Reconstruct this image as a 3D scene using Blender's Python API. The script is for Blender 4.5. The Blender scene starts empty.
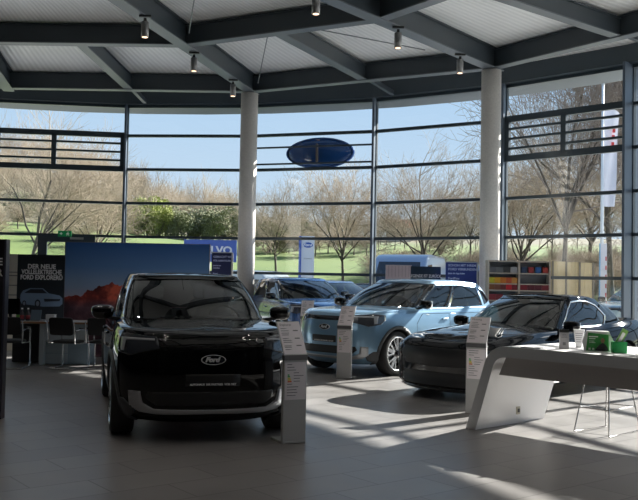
import bpy, bmesh, math, random
import numpy as np
from mathutils import Vector, Matrix, noise
from mathutils.geometry import delaunay_2d_cdt
R = math.radians
PI = math.pi
random.seed(7)
scene = bpy.context.scene
COL = scene.collection

# ---------------------------------------------------------------- camera
F = 850.0
HEYE = 1.58
cam_d = bpy.data.cameras.new('camera')
cam = bpy.data.objects.new('camera', cam_d)
COL.objects.link(cam)
cam_d.sensor_width = 36
cam_d.lens = F * 36 / 638
cam_d.clip_end = 1500
cam.location = (0, 0, HEYE)
CM = (Matrix.Rotation(R(92.02), 3, 'X') @ Matrix.Rotation(R(1.1), 3, 'Z'))
cam.rotation_euler = CM.to_euler()
scene.camera = cam

def ray(px, py):
    return CM @ Vector(((px - 319) / F, -(py - 250) / F, -1))
def PZ(px, py, z=0.0):
    "world point under a photo pixel on the level plane z"
    d = ray(px, py); t = (z - HEYE) / d.z
    return Vector((d.x * t, d.y * t, z))
def PY(px, py, y):
    d = ray(px, py); t = y / d.y
    return Vector((d.x * t, y, HEYE + d.z * t))

# ---------------------------------------------------------------- world, sun, exposure
SUN_AZ, SUN_EL = R(50), R(28)
w = bpy.data.worlds.new('sky'); scene.world = w; w.use_nodes = True
nt = w.node_tree; nt.nodes.clear()
wo = nt.nodes.new('ShaderNodeOutputWorld'); bg = nt.nodes.new('ShaderNodeBackground')
tc = nt.nodes.new('ShaderNodeTexCoord'); sx = nt.nodes.new('ShaderNodeSeparateXYZ')
cr = nt.nodes.new('ShaderNodeValToRGB')
nt.links.new(tc.outputs['Generated'], sx.inputs[0]); nt.links.new(sx.outputs['Z'], cr.inputs[0])
els = cr.color_ramp.elements
els[0].position = 0.0; els[0].color = (.74, .84, .94, 1)
els[1].position = 1.0; els[1].color = (.20, .36, .72, 1)
e = els.new(.10); e.color = (.62, .78, .96, 1)
e = els.new(.25); e.color = (.47, .69, .96, 1)
nt.links.new(cr.outputs[0], bg.inputs[0]); nt.links.new(bg.outputs[0], wo.inputs[0])
bg.inputs[1].default_value = 1.0
sd = bpy.data.lights.new('sun', 'SUN'); so = bpy.data.objects.new('sun', sd); COL.objects.link(so)
sdir = Vector((math.sin(SUN_AZ) * math.cos(SUN_EL), math.cos(SUN_AZ) * math.cos(SUN_EL), math.sin(SUN_EL)))
so.rotation_euler = sdir.to_track_quat('Z', 'Y').to_euler()
so.location = sdir * 60
sd.energy = 23.0; sd.angle = R(.6); sd.color = (1.0, .95, .88)
vs = scene.view_settings
vs.view_transform = 'Standard'; vs.look = 'None'; vs.gamma = 1; vs.use_curve_mapping = False
vs.exposure = 0.0
scene.cycles.max_bounces = 10
scene.cycles.transparent_max_bounces = 24
scene.cycles.sample_clamp_indirect = 6
scene.cycles.use_denoising = True

# ---------------------------------------------------------------- materials
MATS = {}
def mat(name, col, rough=.5, metal=0., coat=0., spec=.5, emit=None, es=1., bump=None, vary=None):
    if name in MATS: return MATS[name]
    m = bpy.data.materials.new(name); m.use_nodes = True
    b = m.node_tree.nodes['Principled BSDF']; n = m.node_tree
    b.inputs['Base Color'].default_value = (*col, 1)
    b.inputs['Roughness'].default_value = rough; b.inputs['Metallic'].default_value = metal
    b.inputs['Coat Weight'].default_value = coat; b.inputs['Coat Roughness'].default_value = .03; b.inputs['Coat IOR'].default_value = 1.42
    b.inputs['Specular IOR Level'].default_value = spec
    if emit: b.inputs['Emission Color'].default_value = (*emit, 1); b.inputs['Emission Strength'].default_value = es
    if bump or vary:
        t = n.nodes.new('ShaderNodeTexCoord'); ns = n.nodes.new('ShaderNodeTexNoise')
        n.links.new(t.outputs['Object'], ns.inputs['Vector']); ns.inputs['Scale'].default_value = (bump or vary)[0]
        ns.inputs['Detail'].default_value = 5
        if bump:
            bp = n.nodes.new('ShaderNodeBump'); bp.inputs['Strength'].default_value = bump[1]; bp.inputs['Distance'].default_value = .02
            n.links.new(ns.outputs['Fac'], bp.inputs['Height']); n.links.new(bp.outputs[0], b.inputs['Normal'])
        if vary:
            c = n.nodes.new('ShaderNodeValToRGB'); c.color_ramp.elements[0].position = .3; c.color_ramp.elements[1].position = .7
            c.color_ramp.elements[0].color = (*[x * (1 - vary[1]) for x in col], 1)
            c.color_ramp.elements[1].color = (*[min(1, x * (1 + vary[1])) for x in col], 1)
            n.links.new(ns.outputs['Fac'], c.inputs[0]); n.links.new(c.outputs[0], b.inputs['Base Color'])
    MATS[name] = m; return m
def glass(name, tint, gloss=1.0, ior=1.5):
    if name in MATS: return MATS[name]
    m = bpy.data.materials.new(name); m.use_nodes = True; n = m.node_tree; n.nodes.clear()
    o = n.nodes.new('ShaderNodeOutputMaterial'); mx = n.nodes.new('ShaderNodeMixShader')
    tr = n.nodes.new('ShaderNodeBsdfTransparent'); gl = n.nodes.new('ShaderNodeBsdfGlossy'); lw = n.nodes.new('ShaderNodeLayerWeight')
    tr.inputs[0].default_value = (*tint, 1); gl.inputs['Roughness'].default_value = 0.0
    gl.inputs[0].default_value = (gloss, gloss, gloss, 1)
    pw = n.nodes.new('ShaderNodeMath'); pw.operation = 'POWER'; pw.inputs[1].default_value = 4.5; n.links.new(lw.outputs['Facing'], pw.inputs[0])
    f0 = ((ior - 1) / (ior + 1)) ** 2 * 2
    mr = n.nodes.new('ShaderNodeMapRange'); mr.inputs[3].default_value = f0; mr.inputs[4].default_value = .95; n.links.new(pw.outputs[0], mr.inputs[0])
    n.links.new(mr.outputs[0], mx.inputs[0]); n.links.new(tr.outputs[0], mx.inputs[1]); n.links.new(gl.outputs[0], mx.inputs[2])
    n.links.new(mx.outputs[0], o.inputs[0]); MATS[name] = m; return m

# ---------------------------------------------------------------- object helpers
def tag(o, label, cat, group=None, kind=None):
    if label: o['label'] = label
    if cat: o['category'] = cat
    if group: o['group'] = group
    if kind: o['kind'] = kind
    return o
def empty(name, loc=(0, 0, 0), rz=0):
    o = bpy.data.objects.new(name, None); COL.objects.link(o); o.location = loc; o.rotation_euler = (0, 0, rz); return o
def mk(name, verts, faces, m, parent=None, smooth=False, mi=None):
    me = bpy.data.meshes.new(name)
    me.from_pydata([tuple(v) for v in verts], [], faces)
    for q in (m if isinstance(m, (list, tuple)) else [m]): me.materials.append(q)
    if mi is not None: me.polygons.foreach_set('material_index', mi)
    if smooth: me.polygons.foreach_set('use_smooth', [True] * len(me.polygons))
    me.update()
    o = bpy.data.objects.new(name, me); COL.objects.link(o)
    if parent: o.parent = parent
    return o
class MB:
    def __init__(s): s.v = []; s.f = []; s.m = []; s.sm = []
    def add(s, v, f, m=0, sm=False):
        b = len(s.v); s.v += [tuple(x) for x in v]; s.f += [tuple(b + i for i in q) for q in f]; s.m += [m] * len(f); s.sm += [sm] * len(f); return s
    def box(s, c, d, rz=0, m=0, M=None):
        hx, hy, hz = d[0] / 2, d[1] / 2, d[2] / 2
        v = [Vector((x, y, z)) for z in (-hz, hz) for x, y in ((-hx, -hy), (hx, -hy), (hx, hy), (-hx, hy))]
        A = M if M else Matrix.Rotation(rz, 3, 'Z')
        v = [A @ q + Vector(c) for q in v]
        return s.add(v, [(3, 2, 1, 0), (4, 5, 6, 7), (0, 1, 5, 4), (1, 2, 6, 5), (2, 3, 7, 6), (3, 0, 4, 7)], m)
    def bar(s, a, b, wd, ht, m=0, up=(0, 0, 1)):
        a = Vector(a); b = Vector(b); d = (b - a); L = d.length; d.normalize(); up = Vector(up)
        x = d.cross(up).normalized(); z = x.cross(d).normalized()
        M = Matrix((x, d, z)).transposed()
        return s.box((a + b) / 2, (wd, L, ht), M=M, m=m)
    def tube(s, pts, r, n=8, m=0, cap=True, r1=None):
        pts = [Vector(p) for p in pts]; N = len(pts); rings = []; prev = None
        for i, p in enumerate(pts):
            t = (pts[min(i + 1, N - 1)] - pts[max(i - 1, 0)]).normalized()
            if prev is None: x = t.orthogonal().normalized()
            else: x = (prev - t * prev.dot(t)).normalized()
            prev = x; y = t.cross(x)
            rr = r if r1 is None else r + (r1 - r) * i / (N - 1)
            rings.append([p + (x * math.cos(2 * PI * k / n) + y * math.sin(2 * PI * k / n)) * rr for k in range(n)])
        v = [q for rg in rings for q in rg]; f = []
        for i in range(N - 1):
            for k in range(n):
                k2 = (k + 1) % n; f.append((i * n + k, i * n + k2, (i + 1) * n + k2, (i + 1) * n + k))
        s.add(v, f, m, True)
        if cap:
            s.add(rings[0], [tuple(range(n))[::-1]], m); s.add(rings[-1], [tuple(range(n))], m)
        return s
    def lathe(s, prof, axis='Z', c=(0, 0, 0), n=32, m=0, sm=True):
        v = []; f = []
        for (r, h) in prof:
            for k in range(n):
                a = 2 * PI * k / n; x, y = r * math.cos(a), r * math.sin(a)
                v.append(Vector((x, y, h)) if axis == 'Z' else Vector((x, h, -y)) if axis == 'Y' else Vector((h, x, y)))
        v = [q + Vector(c) for q in v]
        for i in range(len(prof) - 1):
            for k in range(n):
                k2 = (k + 1) % n; f.append((i * n + k, i * n + k2, (i + 1) * n + k2, (i + 1) * n + k))
        return s.add(v, f, m, sm)
    def prism(s, poly, a, b, M=None, m=0):
        "2D polygon extruded between heights a and b; M maps (x, y, h)"
        n = len(poly); v = [Vector((x, y, a)) for x, y in poly] + [Vector((x, y, b)) for x, y in poly]
        if M: v = [M @ q for q in v]
        f = [tuple(range(n))[::-1], tuple(range(n, 2 * n))] + [(i, (i + 1) % n, n + (i + 1) % n, n + i) for i in range(n)]
        return s.add(v, f, m)
    def build(s, name, m, parent=None, bevel=0, seg=2):
        o = mk(name, s.v, s.f, m, parent, mi=s.m)
        o.data.polygons.foreach_set('use_smooth', s.sm)
        if bevel:
            b = o.modifiers.new('bevel', 'BEVEL'); b.width = bevel; b.segments = seg; b.limit_method = 'ANGLE'; b.angle_limit = R(40)
        return o
def kids(o): return [c for c in bpy.data.objects if c.parent == o]
def copy_tree(o, parent=None):
    ch = kids(o); c = o.copy(); COL.objects.link(c); c.parent = parent
    for k in ch: copy_tree(k, c)
    return c
def text(name, s, size, m, parent, M, ext=.002, align='CENTER', bold=0., sx=1.0, font=None):
    "lettering as a mesh; M places the text plane"
    cu = bpy.data.curves.new(name, 'FONT'); cu.body = s; cu.size = size; cu.extrude = ext; cu.align_x = align; cu.align_y = 'CENTER'
    cu.offset = bold; cu.resolution_u = 3
    t = bpy.data.objects.new(name, cu); COL.objects.link(t)
    bpy.context.view_layer.update()
    me = bpy.data.meshes.new_from_object(t.evaluated_get(bpy.context.evaluated_depsgraph_get()))
    bpy.data.objects.remove(t); me.transform(Matrix.Diagonal((sx, 1, 1, 1)))
    me.transform(M); me.materials.clear(); me.materials.append(m)
    o = bpy.data.objects.new(name, me); COL.objects.link(o); o.parent = parent; return o
def frame(o, x, y):
    "4x4 with origin o, x axis, y axis"
    x = Vector(x).normalized(); y = Vector(y).normalized(); z = x.cross(y)
    M = Matrix((x, y, z)).transposed().to_4x4(); M.translation = Vector(o); return M
def superbox(c, d, n=10, p=3.5, taper=(0, 0)):
    "rounded box shape as verts, faces"
    v = []; f = []
    for i in range(n + 1):
        th = PI * i / n - PI / 2
        for k in range(2 * n):
            ph = PI * k / n
            def sg(x): return math.copysign(abs(x) ** (2 / p), x)
            x = sg(math.cos(th)) * sg(math.cos(ph)); y = sg(math.cos(th)) * sg(math.sin(ph)); z = sg(math.sin(th))
            x *= 1 + taper[0] * z; y *= 1 + taper[1] * z
            v.append((c[0] + x * d[0] / 2, c[1] + y * d[1] / 2, c[2] + z * d[2] / 2))
    N = 2 * n
    for i in range(n):
        for k in range(N):
            f.append((i * N + k, i * N + (k + 1) % N, (i + 1) * N + (k + 1) % N, (i + 1) * N + k))
    return v, f

# ---------------------------------------------------------------- the round glazed showroom
CX, CY, RF, ZH, ZG = -5.29, 7.97, 16.1, 6.45, 6.85
def pol(a, r, z=0.0): return Vector((CX + r * math.sin(R(a)), CY + r * math.cos(R(a)), z))

def mat_floor():
    m = mat('floor_tiles', (.10, .10, .10), .32); n = m.node_tree; b = n.nodes['Principled BSDF']
    t = n.nodes.new('ShaderNodeTexCoord'); mp = n.nodes.new('ShaderNodeMapping'); mp.inputs['Rotation'].default_value = (0, 0, R(-38))
    br = n.nodes.new('ShaderNodeTexBrick'); br.inputs['Scale'].default_value = 1; br.inputs['Brick Width'].default_value = .9; br.inputs['Row Height'].default_value = .45
    br.inputs['Mortar Size'].default_value = .007; br.offset = .5
    br.inputs['Color1'].default_value = (.22, .21, .205, 1); br.inputs['Color2'].default_value = (.18, .172, .168, 1); br.inputs['Mortar'].default_value = (.11, .105, .10, 1)
    ns = n.nodes.new('ShaderNodeTexNoise'); ns.inputs['Scale'].default_value = 2.2; ns.inputs['Detail'].default_value = 8
    mx = n.nodes.new('ShaderNodeMix'); mx.data_type = 'RGBA'; mx.blend_type = 'OVERLAY'; mx.inputs[0].default_value = .35
    n.links.new(t.outputs['Object'], mp.inputs[0]); n.links.new(mp.outputs[0], br.inputs['Vector']); n.links.new(mp.outputs[0], ns.inputs['Vector'])
    n.links.new(br.outputs['Color'], mx.inputs[6]); n.links.new(ns.outputs['Fac'], mx.inputs[7]); n.links.new(mx.outputs[2], b.inputs['Base Color'])
    rr = n.nodes.new('ShaderNodeMapRange'); rr.inputs[3].default_value = .26; rr.inputs[4].default_value = .44
    n.links.new(ns.outputs['Fac'], rr.inputs[0]); n.links.new(rr.outputs[0], b.inputs['Roughness'])
    return m
def mat_deck():
    m = mat('trapezoidal_deck', (.8, .8, .8), .42, .15); n = m.node_tree; b = n.nodes['Principled BSDF']
    t = n.nodes.new('ShaderNodeTexCoord'); sp = n.nodes.new('ShaderNodeSeparateXYZ'); n.links.new(t.outputs['Object'], sp.inputs[0])
    def M(op, a, c=None):
        k = n.nodes.new('ShaderNodeMath'); k.operation = op
        for i, q in enumerate((a, c)):
            if q is None: continue
            if isinstance(q, (int, float)): k.inputs[i].default_value = q
            else: n.links.new(q, k.inputs[i])
        return k.outputs[0]
    x = M('SUBTRACT', sp.outputs['X'], CX); y = M('SUBTRACT', sp.outputs['Y'], CY)
    a = M('ARCTAN2', x, y); s = M('SINE', M('MULTIPLY', a, 620.)); 
    c = n.nodes.new('ShaderNodeMapRange'); n.links.new(s, c.inputs[0]); c.inputs[1].default_value = -1; c.inputs[3].default_value = .88; c.inputs[4].default_value = 1.04
    mx = n.nodes.new('ShaderNodeMix'); mx.data_type = 'RGBA'; mx.blend_type = 'MULTIPLY'; mx.inputs[0].default_value = 1; mx.inputs[6].default_value = (.84, .84, .83, 1)
    n.links.new(c.outputs[0], mx.inputs[7]); n.links.new(mx.outputs[2], b.inputs['Base Color'])
    bp = n.nodes.new('ShaderNodeBump'); bp.inputs['Distance'].default_value = .01; bp.inputs['Strength'].default_value = .35
    n.links.new(s, bp.inputs['Height']); n.links.new(bp.outputs[0], b.inputs['Normal'])
    return m
M_STEEL = mat('slate_steel', (.04, .052, .062), .4)
M_STEELL = mat('slate_steel_flange', (.12, .135, .15), .35)
M_FRAME = mat('window_frame_metal', (.035, .05, .062), .35)
M_MULL = mat('mullion_aluminium', (.10, .13, .17), .35, .2)
M_CONC = mat('column_concrete', (.66, .63, .59), .7, bump=(30, .12), vary=(3, .08))
M_PLASTER = mat('wall_anthracite', (.07, .07, .075), .8)
M_FACADE = glass('facade_glass', (.93, .96, .96), .8, 1.35)

def poly_disc(name, r, z, m, n=56, kind='structure'):
    v = [pol(360 * k / n, r, z) for k in range(n)]; o = mk(name, v, [tuple(range(n))], m); tag(o, None, None, kind=kind); return o
fl = MB(); fl.prism([(pol(360 * k / 56, RF + .15).x, pol(360 * k / 56, RF + .15).y) for k in range(56)][::-1], -.12, 0); fl = fl.build('floor', mat_floor()); tag(fl, None, None, kind='structure')
q = MB(); q.prism([(pol(360 * k / 56, RF + 1.15).x, pol(360 * k / 56, RF + 1.15).y) for k in range(56)][::-1], ZG, ZG + .35); q = q.build('ceiling', mat_deck()); tag(q, None, None, kind='structure')
# overhanging eaves outside the glass
q = MB(); n = 56
for k in range(n):
    a, b = 360 * k / n, 360 * (k + 1) / n
    q.add([pol(a, RF + .2, 6.42), pol(b, RF + .2, 6.42), pol(b, RF + 1.1, 6.42), pol(a, RF + 1.1, 6.42), pol(a, RF + 1.1, 6.85), pol(b, RF + 1.1, 6.85)], [(0, 3, 2, 1), (3, 4, 5, 2)])
q = q.build('trim_1', mat('eaves_panel', (.11, .125, .14), .5)); tag(q, None, None, kind='structure')

NOD = {0: -52.25 - 0.0, 1: -39.4, 2: -26.55, 3: -13.7, 4: -.85, 5: 12.0, 6: 24.8, 7: 37.6, 8: 48.9, 9: 61.5, 10: 74.3, 11: 87, 12: 100, 13: 113, 14: 126, 15: 139}
TZ = [.80, 1.74, 2.70, 3.65, 4.61, 5.57]
def bay(i):
    a0, a1 = NOD[i], NOD[i + 1]; p0, p1 = pol(a0, RF), pol(a1, RF); d = (p1 - p0).normalized(); nin = Vector((-(p1 - p0).y, (p1 - p0).x, 0)).normalized()
    if nin.dot(Vector((CX, CY, 0)) - p0) < 0: nin = -nin
    q = MB()
    rad = (Vector((CX, CY, 0)) - p0).normalized()
    c = p0 + rad * .10; M = Matrix((Vector((-rad.y, rad.x, 0)), rad, Vector((0, 0, 1)))).transposed()
    q.box((c.x, c.y, ZH / 2), (.06, (.26 if i != 8 else .60), ZH), M=M, m=1)
    q.box((p0.x + rad.x * .02, p0.y + rad.y * .02, ZH / 2), (.10, .10, ZH), M=M, m=0)
    for z in TZ:
        q.bar(p0 + Vector((0, 0, z)) + nin * .02, p1 + Vector((0, 0, z)) + nin * .02, .11, .075, m=0)
    q.bar(p0 + Vector((0, 0, ZH - .03)), p1 + Vector((0, 0, ZH - .03)), .16, .12)
    q.bar(p0 + Vector((0, 0, ZH + .2)) + nin * .1, p1 + Vector((0, 0, ZH + .2)) + nin * .1, .30, .42)
    q.bar(p0 + Vector((0, 0, .05)), p1 + Vector((0, 0, .05)), .16, .12)
    o = q.build('window_%d' % (i + 1), [M_FRAME, M_MULL]); tag(o, None, None, kind='structure')
    g = MB(); zz = [.1] + TZ + [ZH - .08]
    for a, b in zip(zz, zz[1:]): g.add([p0 + Vector((0, 0, a)), p1 + Vector((0, 0, a)), p1 + Vector((0, 0, b)), p0 + Vector((0, 0, b))], [(0, 1, 2, 3)])
    g.build('pane', M_FACADE, o)
    if i in (3, 7):                                          # bays with the louvred top light
        l = MB(); off = nin * .10
        for z in (TZ[4], TZ[5]): l.bar(p0 + off + Vector((0, 0, z)), p1 + off + Vector((0, 0, z)), .10, .15)
        mid = (p0 + p1) / 2 + off - (d * .18 if i == 3 else d * 0); l.box((mid.x, mid.y, (TZ[4] + TZ[5]) / 2), (.13, .1, .95), rz=math.atan2(d.y, d.x))
        for p in ((p0 + d * .10 + off), (p1 - d * .1 + off)): l.box((p.x, p.y, (TZ[4] + TZ[5]) / 2), (.12, .1, .95), rz=math.atan2(d.y, d.x))
        for t in (.25, .5, .75):
            z = TZ[4] + (TZ[5] - TZ[4]) * t; l.bar(p0 + off + Vector((0, 0, z)), p1 + off + Vector((0, 0, z)), .08, .055)
        l.build('louvre', M_FRAME, o)
    if i == 5:
        l = MB(); off = nin * .06
        for z in (4.76, 5.22): l.bar(p0 + off + Vector((0, 0, z)), p1 + off + Vector((0, 0, z)), .05, .045)
        l.build('support_rail', M_FRAME, o)
    return o
for i in range(12): bay(i)
# solid walls behind the camera
q = MB()
for k in range(100, 308, 13):
    a, b = k, min(k + 13, 307.75); p0, p1 = pol(a, RF), pol(b, RF); q.bar(p0 + Vector((0, 0, ZG / 2)), p1 + Vector((0, 0, ZG / 2)), .2, ZG)
q = q.build('wall_back', M_PLASTER); tag(q, None, None, kind='structure')

# steel beams
RC, RI = 14.3, 9.9
def ibeam(q, a, b, z=6.4, h=.42, wd=.24):
    a = Vector((a.x, a.y, 0)); b = Vector((b.x, b.y, 0)); u = Vector((0, 0, 1))
    q.bar(a + u * (z + h / 2), b + u * (z + h / 2), .14, h - .02, m=0)
    q.bar(a + u * (z + .012), b + u * (z + .012), wd, .024, m=1); q.bar(a + u * (z + h - .012), b + u * (z + h - .012), wd, .024, m=0)
ti = 2
def beam_obj(segs, **k):
    global ti
    q = MB()
    for a, b in segs: ibeam(q, a, b, **k)
    o = q.build('trim_%d' % ti, [M_STEEL, M_STEELL]); tag(o, None, None, kind='structure'); ti += 1
colA = [14.0 + 25.7 * k for k in range(-3, 8)]
beam_obj([(pol(a, RC), pol(b, RC)) for a, b in zip(colA, colA[1:])])
beam_obj([(pol(a, RI), pol(b, RI)) for a, b in zip(colA, colA[1:])])
beam_obj([(pol(a, 5.2), pol(b, 5.2)) for a, b in zip(colA, colA[1:])])
for a in colA:
    beam_obj([(pol(a, RC + .25), pol(a, .6))], z=6.38, h=.46, wd=.28)
for a in colA[:-1]:
    beam_obj([(pol(a + 12.85, RC * math.cos(R(12.85)) + .0), pol(a + 12.85, RI * math.cos(R(12.85))))], z=6.42, h=.36, wd=.22)
    q = MB(); q.bar(pol(a + 12.85, RC * math.cos(R(12.85)), 6.55), pol(a + 12.85, RF - .1, 6.5), .1, .12); q = q.build('trim_%d' % ti, M_STEEL); tag(q, None, None, kind='structure'); ti += 1
for a, lab in ((14.0, 'round pale concrete column behind the black car, left of the two'), (39.7, 'round pale concrete column by the colour sample rack, right of the two')):
    q = MB(); p = pol(a, RC); q.lathe([(.0, 0), (.22, 0), (.22, 6.36), (.10, 6.36), (.10, 6.4), (0, 6.4)], c=(0, 0, 0), n=40)
    o = q.build('column', M_CONC); o.location = (p.x - .04, p.y, 0); tag(o, lab, 'column')
# tie rods
for a, b, lab in ((PZ(195, -6, 6.35), PZ(189, 33, 6.5), 'thin steel tie rod at the ceiling left of the first main beam'), (PZ(269, 29, 6.60), PZ(258, 83, 6.5), 'thin tie rod between inner and outer ring beam above the column'),
               (PZ(290, 24, 6.62), PZ(425, 50, 6.62), 'long thin tie rod crossing the ceiling bay with the middle beam')):
    q = MB(); q.tube([(0, 0, 0), b - a], .012, 6); o = q.build('tie_rod', M_STEELL); o.location = a; tag(o, lab, 'rod')
# track spotlights
SPOT = [(145, 29, 'upper left on the left main beam'), (194, 64, 'half way down the left main beam'), (233, 90, 'just above the left column'), (316, 5, 'at the top edge of the picture beside the right main beam'), (398, 40, 'half way along the right main beam'), (460, 66, 'lower end of right main beam, by the right column')]
first = None
for px, py, wh in SPOT:
    p = PZ(px, py, 6.12)
    if first is None:
        first = empty('track_spotlight', p)
        q = MB(); q.lathe([(0, -.15), (.055, -.15), (.07, -.15), (.07, .13), (.0, .13)], n=20); q.build('lamp_housing', mat('spot_grey', (.25, .25, .25), .4, .5), first)
        q = MB(); q.lathe([(0, -.151), (.05, -.151), (.05, -.155), (0, -.155)], n=16); q.build('lamp_lens', mat('lamp_glow', (1, .9, .8), .3, emit=(1, .62, .38), es=2.5), first)
        q = MB(); q.box((0, 0, .16), (.05, .05, .08)); q.box((0, 0, .24), (.22, .05, .035)); q.build('track_adapter', mat('adapter_black', (.02, .02, .02), .5), first)
        o = first
    else: o = copy_tree(first); o.location = p
    o['label'] = 'cylindrical grey ceiling spotlight ' + wh; o['category'] = 'spotlight'; o['group'] = 'track spotlights under the roof beams'
    ld = bpy.data.lights.new('spot_light', 'SPOT'); ld.energy = 45; ld.spot_size = R(60); ld.spot_blend = .5; ld.color = (1, .9, .8); ld.shadow_soft_size = .05
    lo = bpy.data.objects.new('lamp_beam', ld); COL.objects.link(lo); lo.parent = o; lo.location = (0, 0, -.2)

k = 0  # extra unseen spots, added as fill to lift the dark foreground
for a in colA:
    for r_ in (3.0, 6.2, 8.4, 12.0):
        p = pol(a, r_, 6.12)
        if p.y > 12.6 or p.y < -6: continue
        o = copy_tree(first); o.location = p; k += 1
        for c in kids(o):
            if c.type == 'LIGHT': c.data = c.data.copy(); c.data.energy = 34; c.data.spot_size = R(85)
        o['label'] = 'added cylindrical grey fill spotlight over the near half of the showroom, above the picture'
# ---------------------------------------------------------------- outside: ground, hill, eaves
def mat_grass():
    m = mat('meadow', (.2, .3, .05), .9, vary=(.12, .35)); cr_ = [x for x in m.node_tree.nodes if x.type == 'VALTORGB'][0]
    n = m.node_tree; b = n.nodes['Principled BSDF']; t = n.nodes.new('ShaderNodeTexCoord'); sp = n.nodes.new('ShaderNodeSeparateXYZ'); n.links.new(t.outputs['Object'], sp.inputs[0])
    mr = n.nodes.new('ShaderNodeMapRange'); mr.inputs[1].default_value = 7.2; mr.inputs[2].default_value = 8.6; n.links.new(sp.outputs['Z'], mr.inputs[0])
    mx = n.nodes.new('ShaderNodeMix'); mx.data_type = 'RGBA'; n.links.new(mr.outputs[0], mx.inputs[0]); n.links.new(cr_.outputs[0], mx.inputs[6]); mx.inputs[7].default_value = (.12, .105, .06, 1); n.links.new(mx.outputs[2], b.inputs['Base Color'])
    cr_.color_ramp.elements[0].color = (.07, .12, .02, 1); cr_.color_ramp.elements[1].color = (.13, .18, .035, 1); return m
def hgt(x, y):
    d = math.hypot(x, y); az = math.degrees(math.atan2(x, y))
    def sm(a, b, t): t = max(0, min(1, (t - a) / (b - a))); return t * t * (3 - 2 * t)
    left = sm(-4, -22, az)
    h = (6.0 + 1.6 * left) * sm(44, 105, d) + (6 + 14 * left) * sm(100, 210, d) + 5 * sm(200, 380, d)
    return h + .35 * noise.noise(Vector((x * .05, y * .05, 0))) * sm(45, 90, d)
xs = list(range(-260, 301, 6)); ys = list(range(34, 460, 6)); v = [(x, y, hgt(x, y) - .16) for y in ys for x in xs]; nx = len(xs)
f = [(j * nx + i, j * nx + i + 1, (j + 1) * nx + i + 1, (j + 1) * nx + i) for j in range(len(ys) - 1) for i in range(nx - 1)]
o = mk('ground_meadow', v, f, mat_grass(), smooth=True); tag(o, 'green meadow rising to the wooded hill beyond the car park', 'meadow', kind='structure')
o = mk('ground_forecourt', [(-260, -200, -.14), (300, -200, -.14), (300, 43, -.14), (-260, 43, -.14)], [(0, 1, 2, 3)], mat('paving', (.5, .5, .49), .85, vary=(3, .1))); tag(o, 'pale asphalt forecourt around the showroom', 'forecourt', kind='structure')  # pale tone chosen so the ground bounces sunlight up to the ceiling

# ---------------------------------------------------------------- bare trees
M_BARK = mat('bark', (.10, .085, .07), .9)
M_TWIG = mat('twigs', (.34, .28, .21), .9)
M_TWIGD = mat('twigs_dark', (.24, .20, .17), .9)
def tree_mesh(seed, H, spread, lv, ns=3, fork=.28, up=.35, trunk=.32, th=.013, first=6):
    rnd = random.Random(seed); T = MB(); W = MB()
    def grow(p, d, L, r, lev):
        q = T if lev <= 1 else W; n = 6 if lev == 0 else 4 if lev < 3 else 3; segs = 5 if lev == 0 else 3 if lev < 4 else 2
        pts = [p]; dd = d.copy()
        for i in range(segs):
            dd = (dd + Vector((rnd.gauss(0, 1), rnd.gauss(0, 1), rnd.gauss(0, .5) + up * .6)) * (.05 if lev == 0 else .11)).normalized()
            pts.append(pts[-1] + dd * L / segs)
        q.tube(pts, max(r, .006), n, cap=False, r1=max(.004, r * (.6 if lev < lv else .3)))
        if lev >= lv: return
        k = ns + (first if lev == 0 else 2 if lev == 1 else 1 if lev == 2 else 0)
        for c in range(k):
            t = rnd.uniform(fork if lev else .68, 1) if c else 1.0
            x = t * segs; i = min(segs - 1, int(x)); bp = pts[i].lerp(pts[i + 1], x - i)
            ang = R(rnd.uniform(25, 58)) * spread * (1 if c else .35); ax = dd.orthogonal().normalized(); ax.rotate(Matrix.Rotation(rnd.uniform(0, 2 * PI), 3, dd))
            nd = dd.copy(); nd.rotate(Matrix.Rotation(ang, 3, ax)); nd = (nd + Vector((0, 0, up * .25))).normalized()
            grow(bp, nd, L * (rnd.uniform(.75, 1.05) if lev == 0 else rnd.uniform(.55, .78)), r * (.6 if c == 0 else .42), lev + 1)
    grow(Vector((0, 0, -.2)), Vector((0, 0, 1)), H * trunk, H * th, 0)
    return T, W
def tree_proto(name, seed, H, spread, lv, ns, twig, **k):
    T, W = tree_mesh(seed, H, spread, lv, ns, **k)
    o = T.build(name, M_BARK); W.build('twigs', twig, o); return o
USED = set()
def place(proto, x, y, s, rz):
    o = proto if proto.name not in USED else copy_tree(proto); USED.add(proto.name)
    o.location = (x, y, hgt(x, y) - .16 if y > 43 else -.14); o.rotation_euler = (0, 0, rz); o.scale = (s, s, s); return o
TA = tree_proto('bare_tree', 3, 10, .95, 5, 4, M_TWIG)
TB = tree_proto('bare_tree', 11, 10, 1.15, 5, 4, M_TWIG)
TC = tree_proto('bare_tree', 23, 10, .95, 6, 3, M_TWIGD, up=.3, fork=.15)
TD = tree_proto('woodland_tree', 31, 10, .8, 4, 4, M_TWIG, up=.5, fork=.15)
TE = tree_proto('woodland_tree', 47, 10, 1.0, 4, 4, M_TWIG, up=.4, fork=.15)
TF = tree_proto('hedge_thicket', 53, 4, 1.2, 4, 4, M_TWIG, up=.2, fork=.05, trunk=.3, th=.02, first=9)
def at(px, y): return (px - 319) / F * y
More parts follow.
